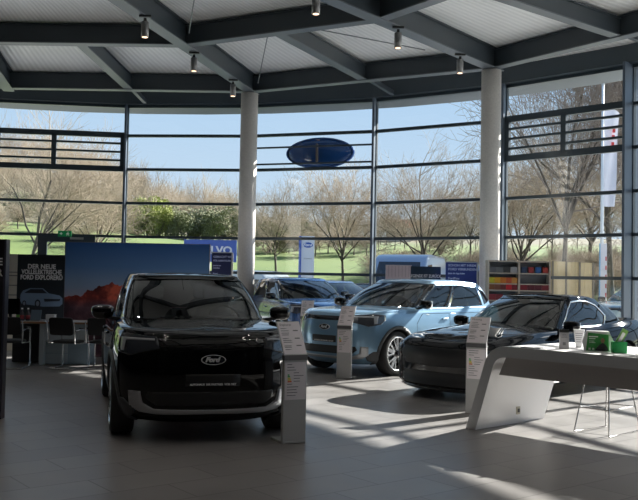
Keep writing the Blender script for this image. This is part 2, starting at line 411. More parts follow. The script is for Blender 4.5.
big = [(TA, 28, 50, 1.2, 'wide bare tree outside the left window, behind the exit sign'), (TB, 98, 58, .9, 'bare tree outside, left of the first full mullion'), (TA, -8, 60, 1.1, 'bare tree at the left edge of the picture, outside'),
       (TA, 343, 60, 1.0, 'lone bare tree on the green slope right of the white pylon'), (TB, 425, 56, 1.05, 'broad bare tree outside above the grey van'), (TB, 277, 66, .85, 'bare tree on the slope left of the white pylon'),
       (TC, 562, 42, 2.0, 'tall dense bare tree in front of the right-hand window'), (TC, 614, 47, 2.4, 'tallest dense bare tree, behind the flagpole'), (TA, 520, 54, 1.1, 'bare tree just right of the right column'), (TC, 664, 41, 2.0, 'dense bare tree at the right picture edge'), (TA, 590, 62, 1.5, 'slim bare tree behind the dense ones at the right window'), (TB, 470, 74, .9, 'bare tree on the slope left of the right column')]
for i, (p, px, y, s, lab) in enumerate(big):
    o = place(p, at(px, y), y, s, i * 1.3); tag(o, lab, 'tree', 'bare trees near the showroom')
    if p is TC: o.scale = (s * .62, s * .62, s)
rnd = random.Random(5)
WD = []
for j in range(6):
    y = 118 + j * 17
    for i in range(30 if j < 1 else 21 - j): WD.append((-45 + (i + (j % 2) * .5 + rnd.uniform(-.3, .3)) * 25, y + rnd.uniform(-5, 5), 'wood'))
for px in range(128, 480, 12): WD.append((px + rnd.uniform(-3, 3), rnd.uniform(104, 113) if px < 245 else rnd.uniform(86, 98), 'edge'))
for px in range(490, 690, 20): WD.append((px + rnd.uniform(-3, 3), rnd.uniform(66, 90), 'right'))
for i, (px, y, kd) in enumerate(WD):
    o = place((TD, TE)[i % 2], at(px, y), y, rnd.uniform(.7, 1.0) * (.45 if px > 245 and kd == 'edge' else .75 if kd == 'edge' else .6 if px > 245 and kd == 'wood' else 1), rnd.uniform(0, 6))
    tag(o, {'wood': 'bare brown tree of the wood on the hillside', 'edge': 'bare tree at the foot of the wood above the meadow', 'right': 'bare tree of the grove beyond the wooden fence panels'}[kd], 'tree', {'wood': 'hillside wood', 'edge': 'trees along the meadow edge', 'right': 'grove beyond the fence panels'}[kd])
for i, px in enumerate(list(range(250, 480, 13)) + list(range(484, 690, 9)) + list(range(374, 480, 16)) + list(range(492, 700, 11))):
    y = rnd.uniform(80, 88) if px < 372 else rnd.uniform(50, 66)
    o = place(TF, at(px, y), y, rnd.uniform(.7, 1.05), rnd.uniform(0, 6)); tag(o, 'brown leafless thicket in the hedge line outside', 'thicket', 'hedge thickets beyond the car park')
for i, px in enumerate(range(-20, 128, 9)):
    o = place(TF, at(px, 92), rnd.uniform(72, 100), rnd.uniform(.7, 1.1), rnd.uniform(0, 6)); tag(o, 'brown leafless thicket on the slope outside the left window', 'thicket', 'thickets on the left slope')
# leafy shrubs
def shrub_proto(name, seed, col, n=3800, sz=.045):
    rnd = random.Random(seed); q = MB()
    lob = [(Vector((rnd.uniform(-.6, .6), rnd.uniform(-.6, .6), rnd.uniform(.25, 1.15))), rnd.uniform(.3, .5)) for _ in range(12)]
    for i in range(n):
        lc, lr = lob[i % 12]; g = Vector((rnd.gauss(0, 1), rnd.gauss(0, 1), rnd.gauss(0, 1))).normalized() * lr * rnd.uniform(.7, 1.08); c = lc + g; c.z = max(.02, c.z)
        d1 = Vector((rnd.gauss(0, 1), rnd.gauss(0, 1), rnd.gauss(0, 1))).normalized() * sz; d2 = d1.orthogonal().normalized() * sz * .7
        q.add([c - d1, c + d2, c + d1, c - d2], [(0, 1, 2, 3)])
    o = q.build(name, mat('leaf_' + name, col, .8)); b = MB()
    for lc, lr in lob: b.tube([(0, 0, -.1), (lc.x * .4, lc.y * .4, lc.z * .5), lc], .03, 4, r1=.008)
    b.build('stem', M_BARK, o); return o
S1 = shrub_proto('leafing_tree', 1, (.30, .33, .09)); S2 = shrub_proto('evergreen_bush', 2, (.19, .20, .10)); 
def sh(p, px, y, s, lab, cat, grp, zs=1.0):
    o = place(p, at(px, y), y, 1, px * .7); o.scale = (s, s, s * zs); tag(o, lab, cat, grp); return o
for px, y, s in ((136, 98, 2.0), (147, 100, 2.5), (158, 98, 1.9), (196, 104, 1.9)):
    sh(S1, px, y, s, 'yellow-green leafing tree at the top of the meadow', 'tree', 'leafing trees on the meadow edge', 1.25)
for px, y, s in ((20, 108, 2.6), (62, 104, 2.2), (108, 106, 2.4), (172, 101, 2.6), (184, 99, 2.2), (208, 102, 3.0), (220, 100, 2.4), (232, 102, 2.8), (268, 84, 2.0), (296, 88, 2.0), (440, 84, 2.2)):
    sh(S2, px, y, s, 'dark evergreen bush at the top of the meadow', 'bush', 'evergreen bushes on the meadow edge', 1.1)
# ---------------------------------------------------------------- car bodies: lofted surfaces
class Net:
    def __init__(s, rings):
        a = np.array(rings, float)                      # rings x keys x 3, y >= 0
        s.nr, s.nk = a.shape[:2]
        mir = a.copy(); mir[:, :, 1] *= -1
        full = np.concatenate([mir[:, 1:2], a, mir[:, -2:-1]], 1)
        lo = 2 * full[:1] - full[1:2]; hi = full[-2:-1].copy(); hi[:, :, 1] *= -1
        s.c = np.concatenate([lo, full, hi], 0)
    def ev(s, S, H):
        S = np.asarray(S, float); H = np.asarray(H, float)
        sg = np.where(S < 0, -1., 1.); A = np.clip(np.abs(S), 0, s.nk - 1); B = np.clip(H, -.8, s.nr - 1)
        def wts(x, lim):
            i = np.clip(np.floor(x).astype(int), 0, lim - 2); t = x - i
            t2, t3 = t * t, t * t * t
            return i, np.stack([-.5 * t3 + t2 - .5 * t, 1.5 * t3 - 2.5 * t2 + 1, -1.5 * t3 + 2 * t2 + .5 * t, .5 * t3 - .5 * t2], -1)
        i, wi = wts(A, s.nk); j, wj = wts(B, s.nr)
        P = np.zeros(S.shape + (3,))
        for a in range(4):
            for b in range(4):
                P += (wi[..., a] * wj[..., b])[..., None] * s.c[j + b, i + a]
        P[..., 1] *= sg
        return P
    def nrm(s, S, H):
        e = .02
        ds = s.ev(S + e, H) - s.ev(S - e, H); hm = s.nr - 1.02
        Hc = np.clip(H, -.7, hm); dh = s.ev(S, Hc + e) - s.ev(S, Hc - e)
        n = np.cross(ds, dh); L = np.linalg.norm(n, axis=-1, keepdims=True); return n / np.maximum(L, 1e-9)
    def inv(s, pts, ax=(0, 2), srange=(2.2, 11), hrange=(0, 6.5)):
        "find (s, h) whose projection on axes ax hits each 2D point"
        ss = np.linspace(*srange, 260); hh = np.linspace(*hrange, 160)
        SS, HH = np.meshgrid(ss, hh); P = s.ev(SS, HH)[..., list(ax)].reshape(-1, 2); SS = SS.ravel(); HH = HH.ravel(); out = []
        for p in pts:
            k = np.argmin(((P - np.array(p)) ** 2).sum(1)); u = np.array([SS[k], HH[k]])
            for _ in range(3):
                q = s.ev(u[0:1], u[1:2])[0, list(ax)]; e = .01
                J = np.stack([(s.ev(u[0:1] + e, u[1:2])[0, list(ax)] - q) / e, (s.ev(u[0:1], u[1:2] + e)[0, list(ax)] - q) / e], 1)
                try: d = np.linalg.solve(J, np.array(p) - q)
                except Exception: break
                if np.abs(d).max() > .3: break
                u = u + d
            out.append((float(u[0]), float(u[1])))
        return out
def subdiv(poly, L):
    out = []
    n = len(poly)
    for i in range(n):
        a, b = poly[i], poly[(i + 1) % n]; k = max(1, int(math.ceil(math.hypot(a[0] - b[0], a[1] - b[1]) / L)))
        out += [(a[0] + (b[0] - a[0]) * t / k, a[1] + (b[1] - a[1]) * t / k) for t in range(k)]
    return out
def inside(poly, X, Y):
    r = np.zeros(X.shape, bool); n = len(poly)
    for i in range(n):
        x1, y1 = poly[i]; x2, y2 = poly[(i + 1) % n]
        if y1 == y2: continue
        c = ((y1 > Y) != (y2 > Y)) & (X < (x2 - x1) * (Y - y1) / (y2 - y1) + x1); r ^= c
    return r
def sheet(net, outline, holes=(), step=(.2, .25), off=0., rim=0., name='panel', m=None, parent=None, both=False):
    outline = subdiv(outline, .2); holes = [subdiv(h, .2) for h in holes]
    xs = [p[0] for p in outline]; ys = [p[1] for p in outline]
    gx, gy = np.meshgrid(np.arange(min(xs), max(xs), step[0]) + .0131, np.arange(min(ys), max(ys), step[1]) + .0117)
    gx, gy = gx.ravel(), gy.ravel(); k = inside(outline, gx, gy)
    for h in holes: k &= ~inside(h, gx, gy)
    v = [Vector((a, b)) for a, b in zip(gx[k], gy[k])]; ed = []
    for pl in [outline] + holes:
        b0 = len(v); v += [Vector(p) for p in pl]; ed += [(b0 + i, b0 + (i + 1) % len(pl)) for i in range(len(pl))]
    vo, eo, fo, _, _, _ = delaunay_2d_cdt(v, ed, [], 0, 1e-5)
    V = np.array([(p.x, p.y) for p in vo]); T = np.array([f for f in fo])
    c = V[T].mean(1); k = inside(outline, c[:, 0], c[:, 1])
    for h in holes: k &= ~inside(h, c[:, 0], c[:, 1])
    T = T[k]
    used = np.unique(T); rem = -np.ones(len(V), int); rem[used] = np.arange(len(used)); V = V[used]; T = rem[T]
    P = net.ev(V[:, 0], V[:, 1]); N = net.nrm(V[:, 0], V[:, 1]); P = P + N * off
    faces = [tuple(int(i) for i in t) for t in T]; verts = P.tolist()
    if rim:
        cnt = {}
        for t in faces:
            for a, b in ((t[0], t[1]), (t[1], t[2]), (t[2], t[0])): cnt[(a, b)] = 1
        bd = [e for e in cnt if (e[1], e[0]) not in cnt]; mp = {}
        for a, b in bd:
            for q in (a, b):
                if q not in mp: mp[q] = len(verts); verts.append((P[q] - N[q] * rim).tolist())
        faces += [(b, a, mp[a], mp[b]) for a, b in bd]
    if both:
        n0 = len(verts); verts += [[x, -y, z] for x, y, z in verts]; faces += [tuple(n0 + i for i in f)[::-1] for f in faces]
    o = mk(name, verts, faces, m, parent, smooth=True)
    return o
def mirror(poly): return [(-a, b) for a, b in poly][::-1]

paint_gloss = lambda n, c, metal=0., rough=.25: mat(n, c, rough, metal, coat=1.0)
M_GLASS = glass('car_glass', (.30, .34, .33), ior=1.52)
M_BLACKPL = mat('black_plastic', (.012, .012, .013), .45)
M_GREYPL = mat('grey_cladding', (.05, .055, .06), .6)
M_GLOSSBLK = mat('gloss_black', (.004, .004, .005), .08, coat=1.)
M_TYRE = mat('tyre_rubber', (.018, .018, .019), .75, bump=(60, .2))
M_ALU = mat('machined_aluminium', (.75, .76, .78), .22, 1.)
M_SILV = mat('silver_trim', (.42, .43, .45), .35, .6)
M_CHROME = mat('chrome', (.85, .86, .88), .07, 1.)
M_SEAT = mat('seat_fabric', (.03, .03, .033), .8)
M_INT = mat('cabin_dark', (.015, .015, .017), .8)
M_LENS = mat('headlamp_lens', (.03, .035, .045), .05, coat=1.)
M_LED = mat('led_strip', (.38, .40, .44), .2)
M_WHITE = mat('white_print', (.8, .8, .8), .5)
M_TAIL = mat('red_tail_lens', (.25, .01, .01), .1, coat=1.)

def wheel(parent, x, y, r, rim_r, wd, style, mrim=None):
    "side = sign of y; outer face away from the car; thing > wheel > rim, hub"
    sg = 1 if y > 0 else -1
    q = MB()
    prof = [(rim_r, .5), (rim_r + .012, .5), (rim_r + .03, .485), (r - .03, .49), (r - .008, .44), (r, .36), (r, -.36), (r - .008, -.44), (r - .03, -.49), (rim_r, -.5)]
    q.lathe([(a, b * wd) for a, b in prof], 'Y', n=48)
    t = q.build('wheel', M_TYRE, parent); t.location = (x, y, r)
    q = MB()
    o = wd * .5 * sg
    q.lathe([(rim_r + .004, o * .96), (rim_r + .004, o), (rim_r - .012, o), (rim_r - .022, o * .82), (rim_r - .03, -o * .9)], 'Y', n=48, m=0)
    q.lathe([(rim_r - .03, 0.0), (.0, 0.0)], 'Y', n=32, m=1)                      # inner dark disc
    q.lathe([(.17, o * .25), (.17, o * .3), (.02, o * .3)], 'Y', n=32, m=2)        # brake disc
    rr = rim_r - .012
    def spoke(a0, w0, w1, r0, r1, m, y0, y1, skew=0.):
        pts = []
        for (rad, half, yy) in ((r0, w0, y0), (r1, w1, y1)):
            a = a0 + skew * (rad - r0) / (r1 - r0)
            for sgn in (-1, 1):
                X = rad * math.cos(a) - sgn * half * math.sin(a); Z = rad * math.sin(a) + sgn * half * math.cos(a)
                pts.append((X, yy, Z)); pts.append((X, yy - .025 * sg, Z))
        q.add([Vector(p) for p in pts], [(0, 2, 6, 4), (1, 5, 7, 3), (0, 4, 5, 1), (2, 3, 7, 6)], m)
    ns = 5
    for k in range(ns):
        a = 2 * PI * k / ns + PI / 2
        if style == 'suv':
            spoke(a, .055, .085, .05, rr, 1, o * .80, o * .86)
            spoke(a + .0, .03, .028, .05, rr, 0, o * .86, o * .93, .0)
            spoke(a - .10, .012, .014, .06, rr, 0, o * .86, o * .95, -.30)
            spoke(a + .10, .012, .014, .06, rr, 0, o * .86, o * .95, .30)
        else:
            spoke(a, .022, .02, .05, rr, 0, o * .80, o * .93, .17)
            spoke(a, .022, .02, .05, rr, 0, o * .80, o * .93, -.17)
    rim = q.build('rim', [mrim or M_ALU, M_GLOSSBLK, M_SILV], t)
    q = MB(); q.lathe([(.062, o * .80), (.06, o * .94), (.045, o * .97), (0, o * .97)], 'Y', n=20); q.build('hub_cap', M_GLOSSBLK, t)
    return t

def car(spec, name, loc, heading, paint, label, cat='car', detail=True, rim=None, group=None):
    root = empty(name, loc, heading); tag(root, label, cat, group)
    body = Net(spec['body']); gh = Net(spec['gh']); nk = body.nk - 1; nh = body.nr - 1
    xf, xr, yw, rw = spec['xf'], spec['xr'], spec['yw'], spec['rw']; zb = spec['zb']
    ra = spec['ra']
    holes = []; arcs = []
    for xa in (xf, xr):
        pts = []
        a0 = math.asin(max(-1, (zb - .0 - rw) / ra))
        for k in range(29):
            a = a0 + (PI - 2 * a0) * k / 28
            pts.append((xa + ra * math.cos(a), rw + ra * math.sin(a) * spec.get('flat', 1)))
        sh = body.inv(pts); arcs.append(sh)
        holes.append([(sh[0][0], -1.)] + sh + [(sh[-1][0], -1.)])
    cab = spec['cabin']                                   # hole in the deck under the greenhouse, in (s, h)
    allh = []
    for h in holes: allh += [h, mirror(h)]
    allh.append(cab + [(-a, b) for a, b in cab][::-1]) if spec.get('cabring') else None
    full = [(-nk, 0), (nk, 0), (nk, nh), (-nk, nh)]
    cabp = [(cab[0], cab[2]), (cab[1], cab[2]), (cab[1], nh + .5), (cab[0], nh + .5)]
    for c in (cabp, mirror(cabp)): allh.append(c)
    def shrink(p, d):
        cx = sum(a for a, _ in p) / len(p); cz = sum(b_ for _, b_ in p) / len(p)
        return [(a - d * (1 if a > cx else -1), b_ - d * (1 if b_ > cz else -1)) for a, b_ in p]
    if detail:
        for dp in spec['doors']:
            h_ = body.inv(dp); allh += [h_, mirror(h_)]
            p = body.inv(shrink(dp, .007)); sheet(body, p, name='door', m=paint, parent=root); sheet(body, mirror(p), name='door', m=paint, parent=root)
    b = sheet(body, full, allh, name='body', m=paint, parent=root)
    # cabin tub, underbody
    q = MB()
    q.box((-.35, 0, (zb + .32)), (3.3, 1.1, .22)); q.box((0, 0, zb + .15), (3.9 if nk else 3, 1.1, .2))
    q.box((-.0, 0, zb + .12), ((xf - xr) - 2 * ra - .08, 1.62, .14))
    q.build('underbody', M_BLACKPL, root)
    z0 = spec['deck']
    q = MB()
    fl = zb + .25
    q.box((spec['cx'], 0, fl), (spec['cl'], 1.5, .04))
    q.box((spec['cx'] + spec['cl'] / 2, 0, (fl + z0) / 2 - .06), (.25, 1.46, z0 - fl - .1)); 
    q.box((spec['cx'] - spec['cl'] / 2, 0, (fl + z0) / 2), (.04, 1.3, z0 - fl))
    for sgn in (-1, 1): q.box((spec['cx'], sgn * .77, (fl + z0) / 2 - .04), (spec['cl'], .05, z0 - fl - .12))
    v, f = superbox((spec['cx'] + spec['cl'] / 2 - .12, 0, z0 - .06), (.4, 1.42, .2)); q.add(v, f, 0, True)
    q.build('cabin_lining', M_INT, root)
    for xs_ in spec['seats']:
        for sgn in (-1, 1):
            q = MB(); H = spec['seath']
            v, f = superbox((xs_, sgn * .37, fl + .28), (.5, .5, .2)); q.add(v, f, 0, True)
            Mr = Matrix.Translation((xs_ - .25, sgn * .37, fl + .28)) @ Matrix.Rotation(R(-14), 4, 'Y')
            v, f = superbox((0, 0, H * .40), (.14, .48, H * .8), taper=(0, -.1)); q.add([Mr @ Vector(p) for p in v], f, 0, True)
            v, f = superbox((.0, 0, H * .92), (.1, .27, .19)); q.add([Mr @ Vector(p) for p in v], f, 0, True)
            q.build('seat', M_SEAT, root)
    q = MB(); cw = Vector((spec['cx'] + spec['cl'] / 2 - .42, .37, z0 - .02))
    ang = R(62); pts = [cw + Vector((math.sin(ang) * .0 + math.cos(t) * .18 * math.cos(ang) * -1, math.sin(t) * .18, math.cos(t) * .18 * math.sin(ang))) for t in [2 * PI * k / 24 for k in range(25)]]
    q.tube(pts, .015, 6, cap=False); q.bar(cw + Vector((0, -.16, 0)), cw + Vector((0, .16, 0)), .03, .04); q.build('steering_wheel', M_BLACKPL, root)
    # wheel housings
    for arc in arcs:
        for sgn in (1, -1):
            P = body.ev(np.array([a for a, _ in arc]), np.array([c for _, c in arc])); n = len(P); v = []
            for p in P: v.append((p[0], sgn * p[1], p[2]))
            for p in P: v.append((p[0], sgn * (p[1] - .05), p[2] + .012))
            for p in P: v.append((p[0], sgn * .52, p[2] + .012))
            f = [(r_ * n + i, r_ * n + i + 1, (r_ + 1) * n + i + 1, (r_ + 1) * n + i) for r_ in range(2) for i in range(n - 1)]
            f.append(tuple(range(2 * n, 3 * n)))
            mk('wheel_arch_liner', v, f, M_BLACKPL, root, smooth=False)
    # arch cladding
    if spec.get('clad'):
        for xa in (xf, xr):
            inn = []; out = []
            a0 = math.asin((zb - rw) / ra)
            for k in range(25):
                a = a0 + (PI - 2 * a0) * k / 24
                inn.append((xa + ra * math.cos(a) * .995, rw + ra * math.sin(a) * .995)); out.append((xa + (ra + spec['clad']) * math.cos(a), rw + (ra + spec['clad']) * math.sin(a)))
            a = body.inv(inn); c = body.inv(out)
            for pp in (a + c[::-1], mirror(a + c[::-1])): sheet(body, pp, off=.012, rim=.03, name='wheel_arch_trim', m=M_GREYPL, parent=root)
    for x_ in (xf, xr):
        for sgn in (1, -1): wheel(root, x_, sgn * yw, rw, spec['rim'], spec['tw'], spec['style'], rim)
    # greenhouse
    gk = gh.nk - 1; gt = spec['gtop']
    W = spec['win']; hs = []
    for nm, poly in W:
        hs.append(poly)
        if nm != 'windscreen' and nm != 'rear_window': hs.append(mirror(poly))
    sheet(gh, [(-gk, 0), (gk, 0), (gk, gh.nr - 1), (-gk, gh.nr - 1)], hs, name='roof', m=spec.get('roofm') or paint, parent=root)
    for nm, poly in W:
        if nm in ('windscreen', 'rear_window'):
            sheet(gh, poly, off=-.008, name=nm, m=M_GLASS, parent=root)
        else:
            sheet(gh, poly, off=-.008, name=nm, m=M_GLASS, parent=root); sheet(gh, mirror(poly), off=-.008, name=nm, m=M_GLASS, parent=root)
    for nm, poly in spec.get('gtrim', []):
        for pp in (poly, mirror(poly)): sheet(gh, pp, off=.004, rim=.008, name=nm[0], m=nm[1], parent=root)
    # decals on the body
    for (nm, m_, poly, off, mode) in spec['parts']:
        p = poly
        if mode[0] == 'f': p = body.inv([(a, b_) for a, b_ in poly], ax=(1, 2), srange=(0, 3.4))           # given as (y, z) on the nose
        if mode[0] == 's': p = body.inv(poly)                                                          # given as (x, z) on the side
        if mode[0] == 'r': p = body.inv(poly, ax=(1, 2), srange=(nk - 3, nk))
        if mode[1] == 'c':                                                                             # crosses the centre line
            p = p + [(-a, b_) for a, b_ in p][::-1]; sheet(body, p, off=off, rim=off + .006, name=nm, m=m_ or paint, parent=root, step=(.2, .12))
        else:
            for pp in (p, mirror(p)): sheet(body, pp, off=off, rim=off + .006, name=nm, m=m_ or paint, parent=root, step=(.12, .12))
    # mirrors
    mx, my, mz = spec['mirror']
    for sgn in (1, -1):
        q = MB(); v, f = superbox((mx, sgn * (my + .13), mz), (.15, .24, .155), p=3, taper=(0, .08)); q.add(v, f, 0, True)
        mo = q.build('wing_mirror', spec.get('mirm') or paint, root)
        q = MB(); q.bar((mx + .02, sgn * (my - .06), mz - .075), (mx + .01, sgn * (my + .07), mz - .06), .07, .035); q.build('mirror_arm', M_BLACKPL, mo)
        q = MB(); q.box((mx - .072, sgn * (my + .13), mz + .0), (.006, .19, .11)); q.build('mirror_glass', M_CHROME, mo)
    for (hx, hz) in spec['handles']:
        for sgn in (1, -1):
            (s_, h_), = body.inv([(hx, hz)]); p = body.ev(np.array([s_]), np.array([h_]))[0]
            q = MB(); v, f = superbox((hx, sgn * (p[1] + .012), hz), (.2, .03, .035)); q.add(v, f, 0, True); q.build('door_handle', paint, root)
    return root, body

def ring(keys, dn, ds, dt, zs, nfront=3, nrear=3):
    "one level of a body: nose, side and tail set back from the base outline"
    n = len(keys); out = []; Wm = max(k[1] for k in keys)
    for i, (x, y) in enumerate(keys):
        wn = (1, 1, 1, .35)[i] if i < 4 else 0; wt = (1, 1, 1, .35)[n - 1 - i] if n - 1 - i < 4 else 0
        x2 = x - dn * wn + dt * wt; y2 = y * (1 - ds / Wm); out.append((x2, y2, zs[i]))
    return out
def lerpz(t, n):
    "z table from sparse {index: z}"
    ks = sorted(t); return [float(np.interp(i, ks, [t[k] for k in ks])) for i in range(n)]

def suv_spec(var=0):
    K = [(2.22, 0), (2.20, .42), (2.05, .71), (1.80, .87), (1.385, .925), (.80, .925), (.10, .93), (-.60, .93), (-1.385, .925), (-1.90, .88), (-2.14, .74), (-2.22, .40), (-2.25, 0)]
    n = 13
    Z = lambda **k: lerpz({int(a[1:]): b for a, b in k.items()}, n)
    rs = [ring(K, .20, .13, .16, Z(k0=.19, k3=.2, k6=.2, k9=.24, k12=.28)),
          ring(K, .07, .05, .06, Z(k0=.27, k3=.29, k6=.30, k9=.33, k12=.38)),
          ring(K, .02, .015, .01, Z(k0=.42, k6=.42, k12=.5)),
          ring(K, .0, .0, .0, Z(k0=.62, k6=.6, k12=.66)),
          ring(K, .015, .005, .02, Z(k0=.82, k6=.8, k12=.84)),
          ring(K, .05, .03, .06, Z(k0=.95, k3=.97, k6=.98, k12=1.0)),
          ring(K, .10, .06, .12, Z(k0=1.02, k3=1.045, k5=1.08, k6=1.09, k9=1.11, k12=1.12)),
          ring(K, .19, .11, .2, Z(k0=1.055, k3=1.08, k5=1.12, k6=1.125, k9=1.14, k12=1.14))]
    sp = [1.90, 1.88, 1.80, 1.62, 1.3, .9, .1, -.6, -1.3, -1.7, -1.9, -1.98, -2.0]
    zt = Z(k0=1.075, k3=1.10, k5=1.15, k6=1.15, k9=1.15, k12=1.14)
    e = rs[-1]
    rs.append([(e[i][0] * .5 + sp[i] * .5, e[i][1] * .52, e[i][2] * .3 + zt[i] * .7) for i in range(n)])
    rs.append([(sp[i], 0, zt[i]) for i in range(n)])
    gb = [(1.16, 0), (1.11, .40), (.95, .69), (.72, .785), (.40, .805), (.05, .815), (-.45, .82), (-.95, .815), (-1.40, .79), (-1.82, .70), (-2.02, .56), (-2.12, .3), (-2.14, 0)]
    gt = [(.26, 0), (.24, .33), (.15, .58), (.0, .645), (-.2, .66), (-.4, .67), (-.70, .67), (-1.0, .66), (-1.30, .64), (-1.58, .60), (-1.76, .49), (-1.84, .26), (-1.86, 0)]
    zb_ = lerpz({0: 1.14, 3: 1.12, 6: 1.115, 9: 1.15, 12: 1.15}, 13)
    zr_ = lerpz({0: 1.575, 2: 1.555, 4: 1.565, 6: 1.57, 9: 1.51, 12: 1.49}, 13)
    g = []
    for t, bl in ((0, 0), (.33, .018), (.66, .02), (1, 0)):
        row = []
        for i in range(13):
            x = gb[i][0] * (1 - t) + gt[i][0] * t; y = gb[i][1] * (1 - t) + gt[i][1] * t
            nx = 1 if i < 3 else 0; y += bl * (1 if i > 1 and i < 11 else 0)
            row.append((x + bl * nx * 1.2, y, zb_[i] * (1 - t) + zr_[i] * t + bl * nx))
        g.append(row)
    zs = lerpz({0: 1.605, 2: 1.60, 4: 1.615, 6: 1.62, 8: 1.595, 10: 1.54, 12: 1.52}, 13)
    g.append([(gt[i][0] - (.07 if i < 3 else -.04 if i > 9 else 0), gt[i][1] * .9, zs[i]) for i in range(13)])
    g.append([((gt[i][0] - (.2 if i < 3 else -.1 if i > 9 else 0)), gt[i][1] * .5, zs[i] + .015) for i in range(13)])
    g.append([(g[-1][i][0], 0, zs[i] + .022) for i in range(13)])
    ws = [(-2.62, .06), (2.62, .06), (2.5, 2.9), (-2.5, 2.9)]
    s1 = [(3.0, .12), (5.25, .12), (5.42, 2.72), (3.3, 2.72), (3.1, 2.0)]
    s2 = [(5.62, .12), (8.05, .12), (8.15, 2.72), (5.72, 2.72)]
    s3 = [(8.25, .20), (9.35, .9), (9.1, 2.3), (8.36, 2.66)]
    rwn = [(10.6, .5), (12, .5), (12, 2.7), (10.7, 2.7)]
    rwn = rwn[:2] + [(12, .5)] + rwn[2:]
    def rr(pts): return pts
    parts = [
        ('front_grille', M_GLOSSBLK, [(0, .915), (.66, .925), (.80, .95), (.80, 1.0), (.0, .985)], .004, 'fc'),
        ('headlight', M_LENS, [(.50, .90), (.76, .83), (.86, .86), (.875, .93), (.86, 1.01), (.78, 1.03), (.52, 1.005)], .010, 'fm'),
        ('daytime_light', M_LED, [(.54, .975), (.79, .972), (.81, .87), (.835, .87), (.825, .995), (.54, .99)], .014, 'fm'),
        ('lower_grille', M_BLACKPL, [(0, .37), (.52, .37), (.62, .44), (.60, .50), (0, .50)], .003, 'fc'),
        ('bumper_trim', M_SILV, [(0, .29), (.50, .29), (.66, .305), (.75, .36), (.765, .50), (.665, .50), (.64, .39), (.54, .335), (0, .325)], .012, 'fc'),
        ('number_plate', M_BLACKPL, [(0, .555), (.26, .555), (.26, .665), (0, .665)], .012, 'fc'),
        ('bumper_cladding', M_GREYPL, [(1.98, .23), (1.80, .23), (1.80, .42), (1.90, .42), (1.99, .34)], .012, 'sm'),
        ('sill_trim', M_GREYPL, [(.92, .22), (-.92, .22), (-.92, .33), (.92, .33)], .010, 'sm'),
        ('tail_light', M_TAIL, [(.40, .90), (.86, .90), (.86, 1.0), (.40, 1.0)], .01, 'rm'),
    ]
    return dict(body=rs, gh=g, xf=1.385, xr=-1.385, yw=.80, rw=.372, ra=.415, zb=.215, clad=.05, rim=.285, tw=.235, style='suv',
                cabin=(5.35, 9.3, 7.25), deck=1.12, cx=-.45, cl=2.9, seats=(.12, -.85), seath=.72, win=[('windscreen', ws), ('side_window', s1), ('side_window', s2), ('quarter_window', s3)],
                gtop=4, parts=parts, mirror=(.72, .86, 1.19), mirm=M_GLOSSBLK, doors=[[(.86, .36), (-.13, .36), (-.13, 1.03), (.66, 1.03), (.86, .86)], [(-.15, .36), (-.90, .36), (-1.02, .62), (-1.12, 1.03), (-.15, 1.03)]], handles=[(.02, .93), (-.95, .93)], roofm=None,
                gtrim=[(('window_pillar', M_GLOSSBLK), [(5.25, .13), (5.62, .13), (5.72, 2.7), (5.42, 2.7)]), (('windscreen_pillar', M_GLOSSBLK), [(2.60, .05), (3.02, .12), (3.12, 2.0), (3.32, 2.74), (3.1, 2.92), (2.48, 2.92)])])

